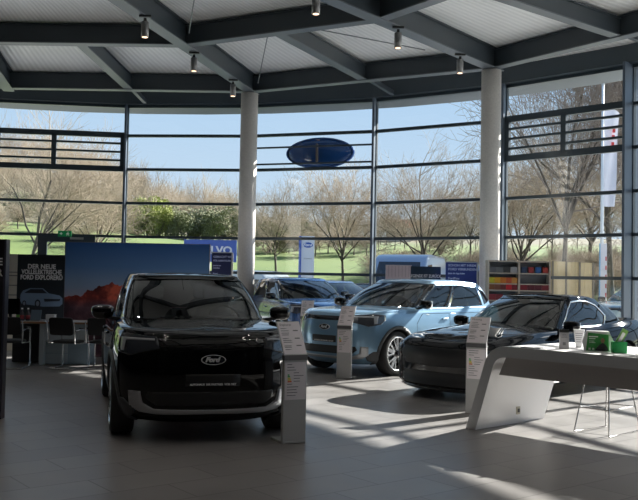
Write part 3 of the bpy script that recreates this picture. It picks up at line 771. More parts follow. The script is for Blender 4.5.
def coupe_spec():
    K = [(2.30, 0), (2.27, .45), (2.14, .78), (1.86, .91), (1.36, .945), (.85, .93), (.2, .92), (-.5, .93), (-1.36, .965), (-1.95, .92), (-2.32, .80), (-2.44, .42), (-2.48, 0)]
    n = 13
    Z = lambda **k: lerpz({int(a[1:]): b for a, b in k.items()}, n)
    rs = [ring(K, .12, .13, .2, Z(k0=.12, k3=.14, k6=.17, k9=.2, k12=.26)),
          ring(K, .02, .05, .08, Z(k0=.18, k3=.22, k6=.24, k9=.28, k12=.36)),
          ring(K, .04, .01, .02, Z(k0=.30, k3=.34, k6=.38, k12=.5)),
          ring(K, .03, .0, .0, Z(k0=.46, k3=.5, k6=.55, k12=.66)),
          ring(K, .02, .015, .03, Z(k0=.60, k3=.64, k6=.70, k9=.76, k12=.80)),
          ring(K, .05, .06, .08, Z(k0=.70, k3=.75, k4=.79, k6=.83, k8=.90, k12=.93)),
          ring(K, .13, .13, .14, Z(k0=.77, k3=.82, k4=.865, k6=.91, k8=.985, k10=1.02, k12=1.03)),
          ring(K, .26, .20, .2, Z(k0=.81, k3=.86, k4=.90, k6=.94, k8=1.01, k10=1.05, k12=1.055))]
    sp = [1.96, 1.94, 1.86, 1.66, 1.3, .9, .2, -.5, -1.3, -1.8, -2.1, -2.22, -2.26]
    zt = Z(k0=.84, k3=.90, k4=.945, k5=.985, k6=.99, k9=1.02, k12=1.05)
    e = rs[-1]
    rs.append([(e[i][0] * .5 + sp[i] * .5, e[i][1] * .52, e[i][2] * .3 + zt[i] * .7 + (.012 if i < 6 else 0)) for i in range(n)])
    rs.append([(sp[i], 0, zt[i]) for i in range(n)])
    gb = [(.84, 0), (.78, .40), (.58, .71), (.36, .785), (.10, .80), (-.2, .805), (-.5, .805), (-.8, .80), (-1.15, .74), (-1.5, .68), (-1.85, .58), (-2.0, .3), (-2.04, 0)]
    gt = [(.04, 0), (.01, .30), (-.06, .52), (-.16, .58), (-.3, .595), (-.45, .60), (-.6, .60), (-.78, .595), (-.95, .58), (-1.1, .55), (-1.22, .44), (-1.28, .22), (-1.3, 0)]
    zb_ = lerpz({0: .97, 3: .945, 6: .95, 9: .985, 12: 1.03}, 13)
    zr_ = lerpz({0: 1.375, 3: 1.35, 5: 1.37, 8: 1.345, 12: 1.30}, 13)
    g = []
    for t, bl in ((0, 0), (.33, .02), (.66, .024), (1, 0)):
        row = []
        for i in range(13):
            x = gb[i][0] * (1 - t) + gt[i][0] * t; y = gb[i][1] * (1 - t) + gt[i][1] * t
            nx = 1 if i < 3 else 0; nr = 1 if i > 9 else 0; y += bl * (1 if 1 < i < 11 else 0)
            row.append((x + bl * nx * 1.2 - bl * nr * 1.2, y, zb_[i] * (1 - t) + zr_[i] * t + bl * nx + bl * nr * 1.6))
        g.append(row)
    zs = lerpz({0: 1.40, 2: 1.395, 4: 1.41, 7: 1.405, 10: 1.345, 12: 1.335}, 13)
    g.append([(gt[i][0] - (.07 if i < 3 else -.07 if i > 9 else 0), gt[i][1] * .9, zs[i]) for i in range(13)])
    g.append([(gt[i][0] - (.18 if i < 3 else -.2 if i > 9 else 0), gt[i][1] * .5, zs[i] + .018) for i in range(13)])
    g.append([(g[-1][i][0], 0, zs[i] + .025) for i in range(13)])
    ws = [(-2.62, .06), (2.62, .06), (2.5, 2.9), (-2.5, 2.9)]
    s1 = [(3.0, .15), (7.3, .15), (7.9, 1.2), (7.4, 2.3), (6.4, 2.66), (3.4, 2.66), (3.1, 2.0)]
    parts = [
        ('front_grille', M_BLACKPL, [(0, .45), (.56, .47), (.68, .62), (.60, .70), (0, .70)], .004, 'fc'),
        ('headlight', M_LENS, [(.69, .60), (.86, .60), (.90, .66), (.86, .71), (.66, .70)], .008, 'fm'),
        ('lower_grille', M_BLACKPL, [(0, .20), (.56, .20), (.66, .30), (.60, .38), (0, .38)], .004, 'fc'),
        ('daytime_light', M_LED, [(.72, .635), (.84, .635), (.85, .655), (.72, .655)], .012, 'fm'),
        ('air_intake', M_BLACKPL, [(.72, .22), (.86, .26), (.88, .44), (.74, .40)], .005, 'fm'),
        ('bumper_lip', M_GLOSSBLK, [(0, .14), (.60, .14), (.84, .165), (.86, .19), (.6, .175), (0, .17)], .025, 'fc'),
        ('sill_trim', M_GLOSSBLK, [(.90, .18), (-.90, .19), (-.90, .25), (.90, .24)], .014, 'sm'),
        ('tail_light', M_TAIL, [(.40, .80), (.78, .80), (.78, .92), (.40, .92)], .01, 'rm'),
    ]
    return dict(body=rs, gh=g, xf=1.36, xr=-1.36, yw=.80, rw=.352, ra=.385, zb=.15, clad=0, rim=.245, tw=.265, style='coupe',
                cabin=(5.5, 9.0, 7.35), deck=.95, cx=-.35, cl=1.9, seats=(-.02,), seath=.62, win=[('windscreen', ws), ('side_window', s1)],
                gtop=4, parts=parts, mirror=(.40, .83, .99), mirm=None, doors=[[(.66, .28), (-.62, .30), (-.80, .60), (-.74, .86), (.66, .80)]], handles=[(-.42, .76)],
                gtrim=[(('window_trim', M_CHROME), [(3.02, .05), (7.35, .05), (8.1, 1.2), (7.5, 2.42), (6.4, 2.82), (3.38, 2.82), (3.0, 2.1), (2.9, .3), (2.98, .3), (3.1, 2.0), (3.4, 2.68), (6.4, 2.68), (7.42, 2.31), (7.92, 1.2), (7.3, .14), (3.02, .14)])])
# ---------------------------------------------------------------- vehicles in the showroom
P_BLACK = mat('black_paint', (.002, .0022, .0028), .6, coat=1., spec=0.)
P_BLUE = paint_gloss('arctic_blue_paint', (.22, .38, .54), .45, .28)
P_NAVY = paint_gloss('deep_blue_paint', (.02, .075, .21), .3, .25)
P_BLACK2 = mat('shadow_black_paint', (.0025, .003, .004), .6, coat=1., spec=0.)
M_OVAL = mat('badge_dark', (.01, .012, .02), .2, coat=1.)
def oval_badge(parent, c, w_, h_, normal, name='badge', ring_m=None, face_m=None, tx=True, thick=.012):
    "oval emblem with the script word"
    nrm_ = Vector(normal).normalized(); x = Vector((0, 0, 1)).cross(nrm_).normalized(); y = nrm_.cross(x); M = frame(c, x, y)
    q = MB(); N = 40
    pr = [(1.0, -.5), (1.0, .6), (.97, 1.0), (.93, .7)]; v = []; f = []
    for (k, hh) in pr:
        for i in range(N): a = 2 * PI * i / N; v.append(M @ Vector((k * w_ / 2 * math.cos(a), (k * h_ / 2 + (k - 1) * w_ * .1) * math.sin(a), hh * thick)))
    for j in range(3):
        for i in range(N): f.append((j * N + i, j * N + (i + 1) % N, (j + 1) * N + (i + 1) % N, (j + 1) * N + i))
    q.add(v, f, 0, True); q.add(v[-N:], [tuple(range(N))], 1)
    ring_m = ring_m or mat('badge_silver', (.75, .75, .77), .3, .35)
    o = q.build(name, [ring_m, face_m or M_OVAL], parent)
    if tx:
        Sh = Matrix.Identity(4); Sh[0][1] = .35
        text('lettering', 'Ford', h_ * .62, ring_m or M_CHROME, o, M @ Matrix.Translation((-.03 * w_, 0, thick * .75)) @ Sh, ext=.001, bold=.004, sx=1.15)
    return o
def hd(f): return math.atan2(f[1], f[0])
b1, nb = car(suv_spec(), 'black_suv', (-1.585, 10.24, 0), hd((.272, -.962)), P_BLACK, 'glossy black electric SUV seen from the front, largest car in the picture', 'car')
b2, _ = car(suv_spec(), 'light_blue_suv', (1.63, 15.92, 0), hd((-.682, -.731)), P_BLUE, 'light metallic blue SUV with black grille band standing behind the black coupe', 'car')
b3, _ = car(suv_spec(1), 'dark_blue_suv', (-.42, 20.75, 0), hd((.34, -.94)), P_NAVY, 'dark blue car behind the light blue SUV, close to the window', 'car')
b4, nc = car(coupe_spec(), 'black_coupe', (3.22, 13.05, 0), hd((-.715, -.70)), P_BLACK2, 'low black sports coupe between the light blue SUV and the white counter', 'car')
for b_ in (b1, b2):
    s_, h_ = 0.0, 0
    hh = np.linspace(0, 7, 300); P = nb.ev(np.zeros(300), hh); k = int(np.argmin(np.abs(P[:, 2] - .80))); c = P[k]; nn = nb.nrm(np.zeros(1), hh[k:k + 1])[0]
    oval_badge(b_, c + nn * .012, .235, .095, nn)
    k = int(np.argmin(np.abs(P[:, 2] - .572))); c = P[k]; text('plate_lettering', 'AUTOHAUS  IHR PARTNER  VOR ORT', .026, M_WHITE, b_, frame(c + Vector((.018, 0, 0)), (0, 1, 0), (0, 0, 1)), ext=.0005, bold=.001)

# ---------------------------------------------------------------- information stands
M_STAND = mat('stand_silver', (.5, .5, .5), .45, .3)
M_PAPER = mat('stand_paper', (.78, .73, .76), .6)
M_INK = mat('ink_grey', (.16, .16, .17), .7)
M_STDK = mat('stand_hinge', (.15, .15, .155), .4, .4)
def stand(x, y, rz, label, head):
    "front faces local -y"
    r_ = empty('information_stand', (x, y, 0), rz); tag(r_, label, 'stand', 'price information stands beside the cars')
    q = MB(); q.box((0, 0, .40), (.25, .045, .80)); q.build('post', M_STAND, r_, bevel=.004)
    q = MB(); q.box((0, .12, .012), (.23, .30, .02)); q.build('base', M_STAND, r_, bevel=.004)
    q = MB(); q.box((0, -.004, .825), (.25, .055, .05)); hg = q.build('hinge', M_STDK, r_)
    tl = R(32); up = Vector((0, math.sin(tl), math.cos(tl))); nf = Vector((0, -math.cos(tl), math.sin(tl))); c0 = Vector((0, -.015, .85))
    M = Matrix((Vector((1, 0, 0)), up, nf)).transposed()
    q = MB(); q.box(c0 + up * .18, (.25, .37, .014), M=M); pl = q.build('sloping_panel', M_STAND, r_)
    q = MB(); q.box(c0 + up * .18 + nf * .009, (.235, .35, .003), M=M); pp = q.build('price_sheet', M_PAPER, pl)
    F4 = frame(c0 + up * .18 + nf * .0115, (1, 0, 0), up)
    rnd = random.Random(int(x * 100))
    text('headline', head, .036, M_INK, pp, F4 @ Matrix.Translation((-.10, .145, 0)), ext=.0004, align='LEFT')
    q = MB()
    for k, yy in enumerate((.10, .075, .05, .03, -.01, -.03, -.05, -.09, -.105, -.13)):
        q.add([F4 @ Vector(p) for p in ((-.10, yy, .0), (-.10 + .02 + .10 * rnd.random(), yy, 0), (-.02, yy + .007, 0), (-.10, yy + .007, 0))], [(0, 1, 2, 3)])
        if k % 3 == 1: q.add([F4 @ Vector(p) for p in ((.03, yy, .0), (.085, yy, 0), (.085, yy + .012, 0), (.03, yy + .012, 0))], [(0, 1, 2, 3)])
    q.build('print', M_INK, pp)
    q = MB(); q.box((0, -.0245, .60), (.225, .004, .36)); ps = q.build('label_sheet', M_PAPER, r_)
    q = MB()
    cl = []
    for k, w_ in enumerate((.018, .024, .03, .036, .042)):
        q.box((-.085 + w_ / 2, -.0275, .66 - k * .016), (w_, .002, .012), m=min(2, k // 2))
    q.build('energy_label', [mat('label_green', (.05, .45, .12), .6), mat('label_yellow', (.75, .62, .05), .6), mat('label_red', (.65, .12, .04), .6)], ps)
    q = MB()
    for k in range(12):
        yy = .76 - k * .027; L = rnd.uniform(.05, .12); x0 = -.09 if not 2 < k < 7 else -.02
        q.box((x0 + L / 2, -.0272, yy), (L, .0012, .006))
    q.build('print', M_INK, ps)
    q = MB()
    for k in (-.11, .11): q.lathe([(0, 0), (.008, 0), (.008, .012), (0, .012)], c=(k, 0, -.0), n=8)
    return r_
P = PZ(293, 443); stand(P.x, P.y, R(28), 'silver price stand in front of the black SUV, nearest of the stands', 'Explorer')
P = PZ(344, 378.5); stand(P.x, P.y, R(-22), 'silver price stand in front of the light blue SUV', 'Explorer')
q_ = (1.58 - 1.14); P = Vector((at(478, 10.35), 10.35, 0)); stand(P.x, P.y, R(-26), 'silver price stand by the black coupe, partly behind the white counter', 'Mustang')
P = Vector((at(308, 17.0), 17.0, 0)); stand(P.x, P.y, R(-5), 'price stand before the dark blue car, only its top showing', 'Kuga')

# ---------------------------------------------------------------- white counter
M_CNT = mat('counter_white', (.86, .85, .85), .35); M_CEDGE = mat('counter_edge', (.52, .53, .545), .4); M_APRON = mat('counter_apron', (.45, .42, .41), .55)
u = Vector((.67, -.742, 0)).normalized(); wv = Vector((.742, .67, 0)).normalized(); A0 = Vector((1.63, 9.3, 0)); Wd = 1.3
cn = empty('counter', A0, math.atan2(u.y, u.x)); tag(cn, 'white reception counter with slanted leg and grey edge, at the right', 'counter')
# local frame: x along the length, -? side away = +y
top = .92; TH = .112; L = 3.6; out = [(0, 0)]; inn = [(.15, 0)]
cx0, cz0, rr = .655, top - .17, .17
sl = math.atan2(cz0, .50)
ctr = Vector((.50, top - .27)); ro = .27; a0 = PI - .33; 
o_pts = [(0, 0)] + [(ctr.x + ro * math.cos(a), ctr.y + ro * math.sin(a)) for a in [a0 - (a0 - PI / 2) * k / 10 for k in range(11)]] + [(L, top)]
i_pts = [(.13, 0)] + [(ctr.x + (ro - TH) * math.cos(a), ctr.y + (ro - TH) * math.sin(a)) for a in [a0 - (a0 - PI / 2) * k / 10 for k in range(11)]] + [(L, top - TH)]
n = len(o_pts); v = []
for yy in (0, Wd):
    v += [(x, yy, z) for x, z in o_pts]; v += [(x, yy, z) for x, z in i_pts]
f = []; mi = []
for k in range(n - 1):
    f += [(k, k + 1, n + k + 1, n + k), (2 * n + k, 3 * n + k, 3 * n + k + 1, 2 * n + k + 1), (k, 2 * n + k, 2 * n + k + 1, k + 1), (n + k, n + k + 1, 3 * n + k + 1, 3 * n + k)]; mi += [1, 1, 0, 0]
f += [(0, n, 3 * n, 2 * n), (n - 1, 3 * n - 1, 4 * n - 1, 2 * n - 1)]; mi += [0, 0]
sg = -1 if Vector((-u.y, u.x, 0)).dot(wv) < 0 else 1
o = mk('counter_top', [(a, b * sg, c) for a, b, c in v], f, [M_CNT, M_CEDGE], cn, mi=mi)
q = MB(); Mx = Matrix(((1, 0, 0), (0, 0, 1), (0, 1, 0)))
q.prism([(.47, top - TH + .0), (.38, .61), (L - .1, .61), (L - .1, top - TH)], sg * .07, sg * 1.22, M=Mx); q.build('apron', M_APRON, cn)
q = MB(); q.box((.245, sg * .62, .17), (.012, .065, .085)); q.box((.252, sg * .62, .17), (.012, .03, .04), m=1); q.build('power_socket', [mat('socket_cream', (.55, .5, .38), .5), M_BLACKPL], cn)
q = MB(); q.prism([(3.3, 0), (3.45, 0), (3.45, .8), (3.3, .8)], sg * .0, sg * Wd, M=Mx); q.build('leg_panel', M_CNT, cn)
def onc(uu, ww, z=top): return A0 + u * uu + wv * ww + Vector((0, 0, z))
def solve_counter(px, py): return PZ(px, py, top)
def unit(name, px, py, rz): p = solve_counter(px, py); return empty(name, p + Vector((0, 0, .001)), rz)
t = unit('leaflet_holder', 564, 349, R(-10)); tag(t, 'narrow grey card holder with a black top, leftmost item on the counter', 'holder')
q = MB(); q.box((0, 0, .085), (.095, .04, .17)); q.build('holder_body', mat('card_grey', (.36, .35, .36), .5), t); q = MB(); q.box((0, 0, .185), (.098, .045, .03)); q.build('holder_top', M_BLACKPL, t)
q = MB(); q.box((0, -.021, .055), (.03, .002, .03)); q.build('printed_mark', M_INK, t)
q = MB()
for k in range(3): q.box((0, -.021, .12 + k * .014), (.06 - k * .01, .002, .005))
q.build('print', M_INK, t)
t = unit('brochure_stand', 579, 347.5, R(-25)); tag(t, 'white paper brochure stand tapering downwards, beside the narrow card holder', 'stand')
q = MB(); q.prism([(-.03, 0), (.03, 0), (.055, .19), (-.055, .19)], -.02, .02, M=Mx); q.build('holder_body', mat('card_white', (.66, .66, .67), .5), t)
q = MB()
for k in range(5): q.box((0, -.0215, .06 + k * .022), (.05 + k * .006, .002, .006))
q.build('print', M_INK, t)
t = unit('display_box', 597.5, 351, R(-14)); tag(t, 'white tent-shaped box with a green picture of a man in black', 'box')
q = MB(); q.prism([(-.13, 0), (.13, 0), (.15, .10), (.105, .20), (-.105, .20), (-.15, .10)], -.05, .05, M=Mx); q.build('carton', mat('card_white', (.66, .66, .67), .5), t)
q = MB(); q.prism([(-.115, .005), (.105, .005), (.10, .165), (-.095, .185)], -.054, -.051, M=Mx); pg = q.build('green_print', mat('print_green', (.03, .25, .05), .5), t)
q = MB(); q.prism([(-.03, .006), (.10, .006), (.09, .045), (.065, .075), (.045, .085), (.02, .07), (-.01, .04)], -.057, -.055, M=Mx); q.build('printed_suit', mat('print_black', (.015, .015, .018), .6), pg)
q = MB(); q.prism([(.045 + .018 * math.cos(2 * PI * k / 14), .108 + .026 * math.sin(2 * PI * k / 14)) for k in range(14)], -.057, -.055, M=Mx); q.build('printed_head', mat('print_skin', (.30, .15, .10), .6), pg)
q = MB(); q.box((-.045, -.0545, .145), (.09, .002, .010)); q.box((-.055, -.0545, .125), (.06, .002, .007)); q.box((-.06, -.0545, .10), (.05, .002, .004)); q.box((-.055, -.0545, .085), (.06, .002, .004)); q.box((-.08, -.0545, .022), (.02, .002, .02)); q.box((-.045, -.0545, .022), (.02, .002, .02)); q.build('print', M_WHITE, pg)
t = unit('pen_box', 619, 353, R(-8)); tag(t, 'bright green open box holding a slanted green leaflet', 'box')
M_GR = mat('card_green', (.01, .28, .07), .45)
q = MB(); q.box((0, 0, .055), (.135, .09, .11)); q.build('carton', M_GR, t)
q = MB(); Mr = Matrix.Rotation(R(28), 3, 'Y'); q.box((.02, .0, .15), (.06, .02, .18), M=Mr); fl_ = q.build('leaflet', mat('leaf_light', (.20, .42, .10), .5), t)
q = MB(); q.box((.02, -.012, .15), (.03, .004, .11), M=Mr); q.build('print', M_WHITE, fl_)
t = unit('brochure', 533, 348, R(-35)); tag(t, 'dark folded brochure lying flat at the left end of the counter', 'brochure')
q = MB(); q.box((0, 0, .003), (.21, .15, .006)); q.build('cover', mat('brochure_dark', (.08, .09, .11), .3), t); q = MB(); q.box((-.03, .0, .0066), (.10, .10, .0008)); q.build('print', M_WHITE, t)
t = unit('paper_stack', 632, 356, R(-30)); tag(t, 'flat white sheets lying on the counter right of the green box', 'paper')
q = MB(); q.box((0, 0, .004), (.3, .21, .008)); q.box((.16, .04, .006), (.21, .3, .01), rz=.4); q.build('sheets', M_WHITE, t)

# wire bar stool
M_WIRE = mat('stool_chrome', (.5, .5, .5), .25, 1.)
pts = [PZ(574, 432), PZ(606, 427), PZ(640, 431), PZ(609, 438)]; c = sum(pts, Vector()) / 4
st = empty('bar_stool', (c.x, c.y, 0)); tag(st, 'chrome wire bar stool under the white counter', 'stool')
def loc(p, k, z): return Vector(((p.x - c.x) * k, (p.y - c.y) * k, z))
a_, b_, d_, e_ = pts
for pr in ((a_, b_), (e_, d_)):
    q = MB(); q.tube([loc(pr[0], .62, .66), loc(pr[0], 1, .012), loc(pr[1], 1, .012), loc(pr[1], .62, .66)], .008, 8); q.build('leg', M_WIRE, st)
q = MB(); q.tube([loc(a_, .84, .27), loc(b_, .84, .27), loc(d_, .84, .27), loc(e_, .84, .27), loc(a_, .84, .27)], .007, 8); q.build('footrest', M_WIRE, st)
q = MB(); v, f = superbox((0, 0, .68), (.38, .38, .05)); q.add(v, f, 0, True); q.build('seat', mat('stool_seat', (.5, .5, .5), .5), st)

# ---------------------------------------------------------------- left: desk, chairs, displays
M_WOOD = mat('desk_wood', (.34, .17, .08), .45, vary=(6, .2)); M_CAB = mat('cabinet_grey', (.42, .47, .50), .5); M_CABD = mat('cabinet_dark', (.03, .033, .038), .5)
yD = 14.9
dk = empty('desk', (at(65, yD), yD, 0)); tag(dk, 'long office desk with a brown wooden edge behind the black chairs', 'desk')
x0, x1 = at(18, yD) - at(65, yD), at(150, yD) - at(65, yD)
q = MB(); q.box(((x0 + x1) / 2, .35, .745), (x1 - x0, .8, .03)); q.build('desk_top', mat('desk_laminate', (.4, .4, .4), .4), dk)
q = MB(); q.box(((x0 + x1) / 2, -.06, .745), (x1 - x0, .02, .034)); q.build('desk_edge', M_WOOD, dk)
gx = lambda px: at(px, yD) - at(65, yD)
q = MB(); q.box(((gx(42) + gx(46)) / 2, .35, .365), (gx(46) - gx(42), .7, .72)); q.build('leg', M_CAB, dk)
q = MB(); q.box((gx(140), .35, .365), (.06, .7, .72)); q.build('leg', M_CAB, dk)
q = MB(); q.box(((gx(46) + gx(90)) / 2, .02, .58), (gx(90) - gx(46), .03, .31)); q.build('modesty_panel', M_CAB, dk)
cb = empty('pedestal_cabinet', (at(68, 15.0), 15.05, 0)); tag(cb, 'grey low drawer cabinet under the desk', 'cabinet')
q = MB(); q.box((0, .25, .20), (.76, .5, .38)); q.build('cabinet_body', mat('cabinet_blue_grey', (.25, .33, .40), .5), cb)
for k in range(2): q = MB(); q.box((-.17 + .0, -.006, .11 + k * .18), (.40, .014, .165)); dr = q.build('drawer', mat('drawer_grey', (.38, .45, .50), .5), cb)
t = empty('side_cabinet', (at(28, 15.3), 15.3, 0)); tag(t, 'dark low cabinet under the left end of the desk', 'cabinet')
q = MB(); q.box((0, .2, .35), (.46, .4, .68)); q.build('cabinet_body', M_CABD, t); q = MB(); q.box((0, -.008, .35), (.43, .012, .64)); q.build('door', M_CABD, t)

M_CHBK = mat('chair_black', (.008, .008, .009), .7)
def chair(x, y, rz, label):
    "sits facing local +y"
    t = empty('cantilever_chair', (x, y, 0), rz); tag(t, label, 'chair', 'black visitor chairs at the desk')
    v, f = superbox((0, 0, .455), (.46, .46, .06)); q = MB(); q.add(v, f, 0, True); q.build('seat', M_CHBK, t)
    Mr = Matrix.Translation((0, -.24, .72)) @ Matrix.Rotation(R(10), 4, 'X'); v, f = superbox((0, 0, 0), (.44, .04, .30), p=9); q = MB(); q.add([Mr @ Vector(p) for p in v], f, 0, True); q.build('backrest', M_CHBK, t)
    for s in (-1, 1):
        X = s * .25
        q = MB(); q.tube([(X, -.27, .80), (X, -.235, .62), (X * .98, -.22, .44), (X * .98, .0, .43), (X, .22, .43), (X, .25, .40), (X, .26, .05), (X, .24, .015), (X, 0, .012), (X, -.26, .012)], .012, 8); q.build('frame', M_CHROME, t)
        q = MB(); q.tube([(X, -.22, .64), (X * 1.08, -.1, .67), (X * 1.08, .14, .67), (X * 1.05, .2, .62), (X, .22, .44)], .011, 8); ar = q.build('arm', M_CHROME, t)
        q = MB(); q.box((X * 1.08, .02, .685), (.035, .24, .02)); q.build('arm_pad', M_CHBK, ar)
    q = MB(); q.tube([(-.25, -.26, .012), (.25, -.26, .012)], .012, 8); q.build('floor_bar', M_CHROME, t)
    return t
for px, y, rz, lab in ((14, 14.4, R(4), 'black cantilever chair at the left end of the desk, beside the monitor'), (71, 14.5, R(-14), 'black cantilever chair in the middle, in front of the grey cabinet'), (107, 14.6, R(-4), 'black cantilever chair right beside the black car')):
    chair(at(px, y), y, rz, lab)
# things on the desk
zt = .761
def od(name, px, y=15.1): return empty(name, (at(px, y), y, zt))
t = od('monitor', 7, 15.3); tag(t, 'black computer monitor at the left end of the desk', 'monitor')
q = MB(); q.box((0, 0, .24), (.34, .03, .28)); q.build('screen', M_GLOSSBLK, t); q = MB(); q.box((0, .02, .07), (.05, .04, .14)); q.box((0, .02, .008), (.2, .15, .014)); q.build('foot', M_BLACKPL, t); t.location.x += .0; t.location = (at(16, 15.3), 15.3, zt)
t.location.x = at(12, 15.3) + .0
t = od('pen_cup', 20.5); tag(t, 'small green cup on the desk beside the monitor', 'cup'); q = MB(); q.lathe([(0, 0), (.035, 0), (.042, .10), (.036, .10), (.03, .01), (0, .01)], n=20); q.build('cup_body', mat('cup_green', (.10, .32, .03), .5), t)
for k, (px, wh) in enumerate(((24, 'left'), (30, 'right'))):
    t = od('drink_bottle', px); tag(t, 'small bottle with a dark red label on the desk, %s of the two' % wh, 'bottle', 'red labelled bottles on the desk')
    q = MB(); q.lathe([(0, 0), (.038, 0), (.04, .02), (.04, .12), (.016, .165), (.016, .2), (0, .2)], n=20); bb = q.build('bottle_body', mat('bottle_dark', (.10, .09, .10), .2), t)
    q = MB(); q.lathe([(.0405, .03), (.0412, .03), (.0412, .10), (.0405, .10)], n=20); q.build('bottle_label', mat('label_dark_red', (.25, .02, .03), .5), bb)
    q = MB(); q.lathe([(0, .2), (.018, .2), (.018, .225), (0, .225)], n=14); q.build('bottle_cap', M_WHITE, t)
t = od('leaflet_rack', 38); tag(t, 'clear leaflet rack with blue-grey cards on the desk', 'rack'); Mr = Matrix.Rotation(R(-15), 3, 'X')
q = MB(); q.box((0, 0, .10), (.18, .012, .19), M=Mr); q.build('card', mat('card_blue_grey', (.16, .22, .28), .4), t); q = MB(); q.box((0, .01, .01), (.19, .12, .016)); q.build('rack_base', mat('acrylic', (.3, .33, .35), .2), t)
t = od('white_box', 53, 15.0); tag(t, 'small white box on the desk in front of the desert wall', 'box'); q = MB(); q.box((0, 0, .055), (.15, .12, .11)); q.build('carton', M_WHITE, t); q = MB(); q.box((0, 0, .116), (.155, .125, .012)); q.build('lid', M_WHITE, t)
t = od('laptop', 47, 14.98); tag(t, 'white closed laptop lying on the desk left of the white box', 'laptop'); t.location.y = 14.97; t.location.x = at(45.5, 14.97)
q = MB(); q.box((0, .02, .008), (.10, .2, .014)); q.build('base', M_WHITE, t); q = MB(); q.box((0, .02, .019), (.10, .2, .008)); q.build('lid', M_SILV, t)

# desert picture wall
def mat_desert():
    m = mat('desert_print', (.1, .1, .2), .5); n = m.node_tree; b = n.nodes['Principled BSDF']
    t = n.nodes.new('ShaderNodeTexCoord'); sp = n.nodes.new('ShaderNodeSeparateXYZ'); n.links.new(t.outputs['Object'], sp.inputs[0])
    def RA(inp, stops):
        c = n.nodes.new('ShaderNodeValToRGB'); e = c.color_ramp.elements
        while len(e) < len(stops): e.new(.5)
        for k, (p, cc) in enumerate(stops): e[k].position = p; e[k].color = (*cc, 1)
        n.links.new(inp, c.inputs[0]); return c.outputs[0]
    def MA(op, a, c=None, d=None):
        k = n.nodes.new('ShaderNodeMath'); k.operation = op
        for i, q in enumerate((a, c, d)):
            if q is None: continue
            if isinstance(q, (int, float)): k.inputs[i].default_value = q
            else: n.links.new(q, k.inputs[i])
        return k.outputs[0]
    zz = MA('DIVIDE', sp.outputs['Z'], 2.2)
    sky = RA(zz, [(.50, (.50, .45, .54)), (.62, (.30, .40, .58)), (.8, (.11, .24, .50)), (1, (.035, .12, .36))])
    ns = n.nodes.new('ShaderNodeTexNoise'); ns.inputs['Scale'].default_value = 1.6; ns.inputs['Detail'].default_value = 9; ns.inputs['Roughness'].default_value = .62
    n.links.new(t.outputs['Object'], ns.inputs['Vector'])
    n1 = n.nodes.new('ShaderNodeTexNoise'); n1.inputs['Scale'].default_value = 5.0; n1.inputs['Detail'].default_value = 8
    cb_ = n.nodes.new('ShaderNodeCombineXYZ'); n.links.new(sp.outputs['X'], cb_.inputs[0]); n.links.new(cb_.outputs[0], n1.inputs['Vector'])
    # skyline: high between x=-.7 and .2, falling to the sides
    prof = RA(MA('ADD', MA('MULTIPLY', sp.outputs['X'], .36), .5), [(0.0, (.18,) * 3), (.12, (.30,) * 3), (.27, (.62,) * 3), (.42, (.66,) * 3), (.52, (.56,) * 3), (.68, (.30,) * 3), (1, (.24,) * 3)])
    sky_h = MA('ADD', MA('MULTIPLY', prof, .55), MA('MULTIPLY', n1.outputs['Fac'], .36)); sky_h = MA('ADD', sky_h, .88)
    isr = MA('LESS_THAN', sp.outputs['Z'], sky_h)
    rock = RA(ns.outputs['Fac'], [(.38, (.05, .010, .014)), (.50, (.24, .035, .03)), (.60, (.75, .14, .08))])
    gnd = RA(ns.outputs['Fac'], [(.38, (.06, .03, .045)), (.52, (.16, .075, .095)), (.62, (.28, .14, .16))])
    hz = RA(zz, [(.44, (0, 0, 0)), (.52, (1, 1, 1))])
    def MX(f_, a, c):
        k = n.nodes.new('ShaderNodeMix'); k.data_type = 'RGBA'; n.links.new(f_, k.inputs[0]); n.links.new(a, k.inputs[6]); n.links.new(c, k.inputs[7]); return k.outputs[2]
    n.links.new(MX(isr, sky, MX(hz, gnd, rock)), b.inputs['Base Color']); return m
yW = 16.6; xa, xb = at(65.5, yW), at(210, yW); zW = HEYE + (276.5 - 243) * yW / F
t = empty('picture_wall', ((xa + xb) / 2, yW, 0)); tag(t, 'large free-standing wall with a desert mountain picture behind the black SUV', 'display wall')
q = MB(); q.box((0, .03, zW / 2), (xb - xa, .10, zW)); q.build('wall_frame', mat('display_frame', (.18, .18, .2), .5), t)
q = MB(); q.box((0, -.0235, zW / 2), (xb - xa - .02, .003, zW - .02)); q.build('desert_print', mat_desert(), t)
# poster with the light blue car
yP = 17.2; xa, xb = at(18, yP), at(66.5, yP); zP = HEYE + (275 - 255) * yP / F
t = empty('car_poster', ((xa + xb) / 2, yP, 0)); tag(t, 'tall dark poster headed DER NEUE VOLLELEKTRISCHE with a blue car', 'poster')
wP = xb - xa
q = MB(); q.box((0, .03, zP / 2), (wP, .06, zP)); pb = q.build('poster_board', mat('poster_dark', (.018, .024, .032), .4), t)
M_TXT = mat('poster_text', (.85, .85, .87), .5)
for k, (s, yy, sz, sx_) in enumerate((('DER NEUE', .245, .13, .95), ('VOLLELEKTRISCHE', .355, .13, .74), ('FORD EXPLORER®', .465, .13, .78))):
    text('headline', s, sz, M_TXT, pb, frame((.0, -.003, zP - yy), (1, 0, 0), (0, 0, 1)), bold=.004, sx=sx_)
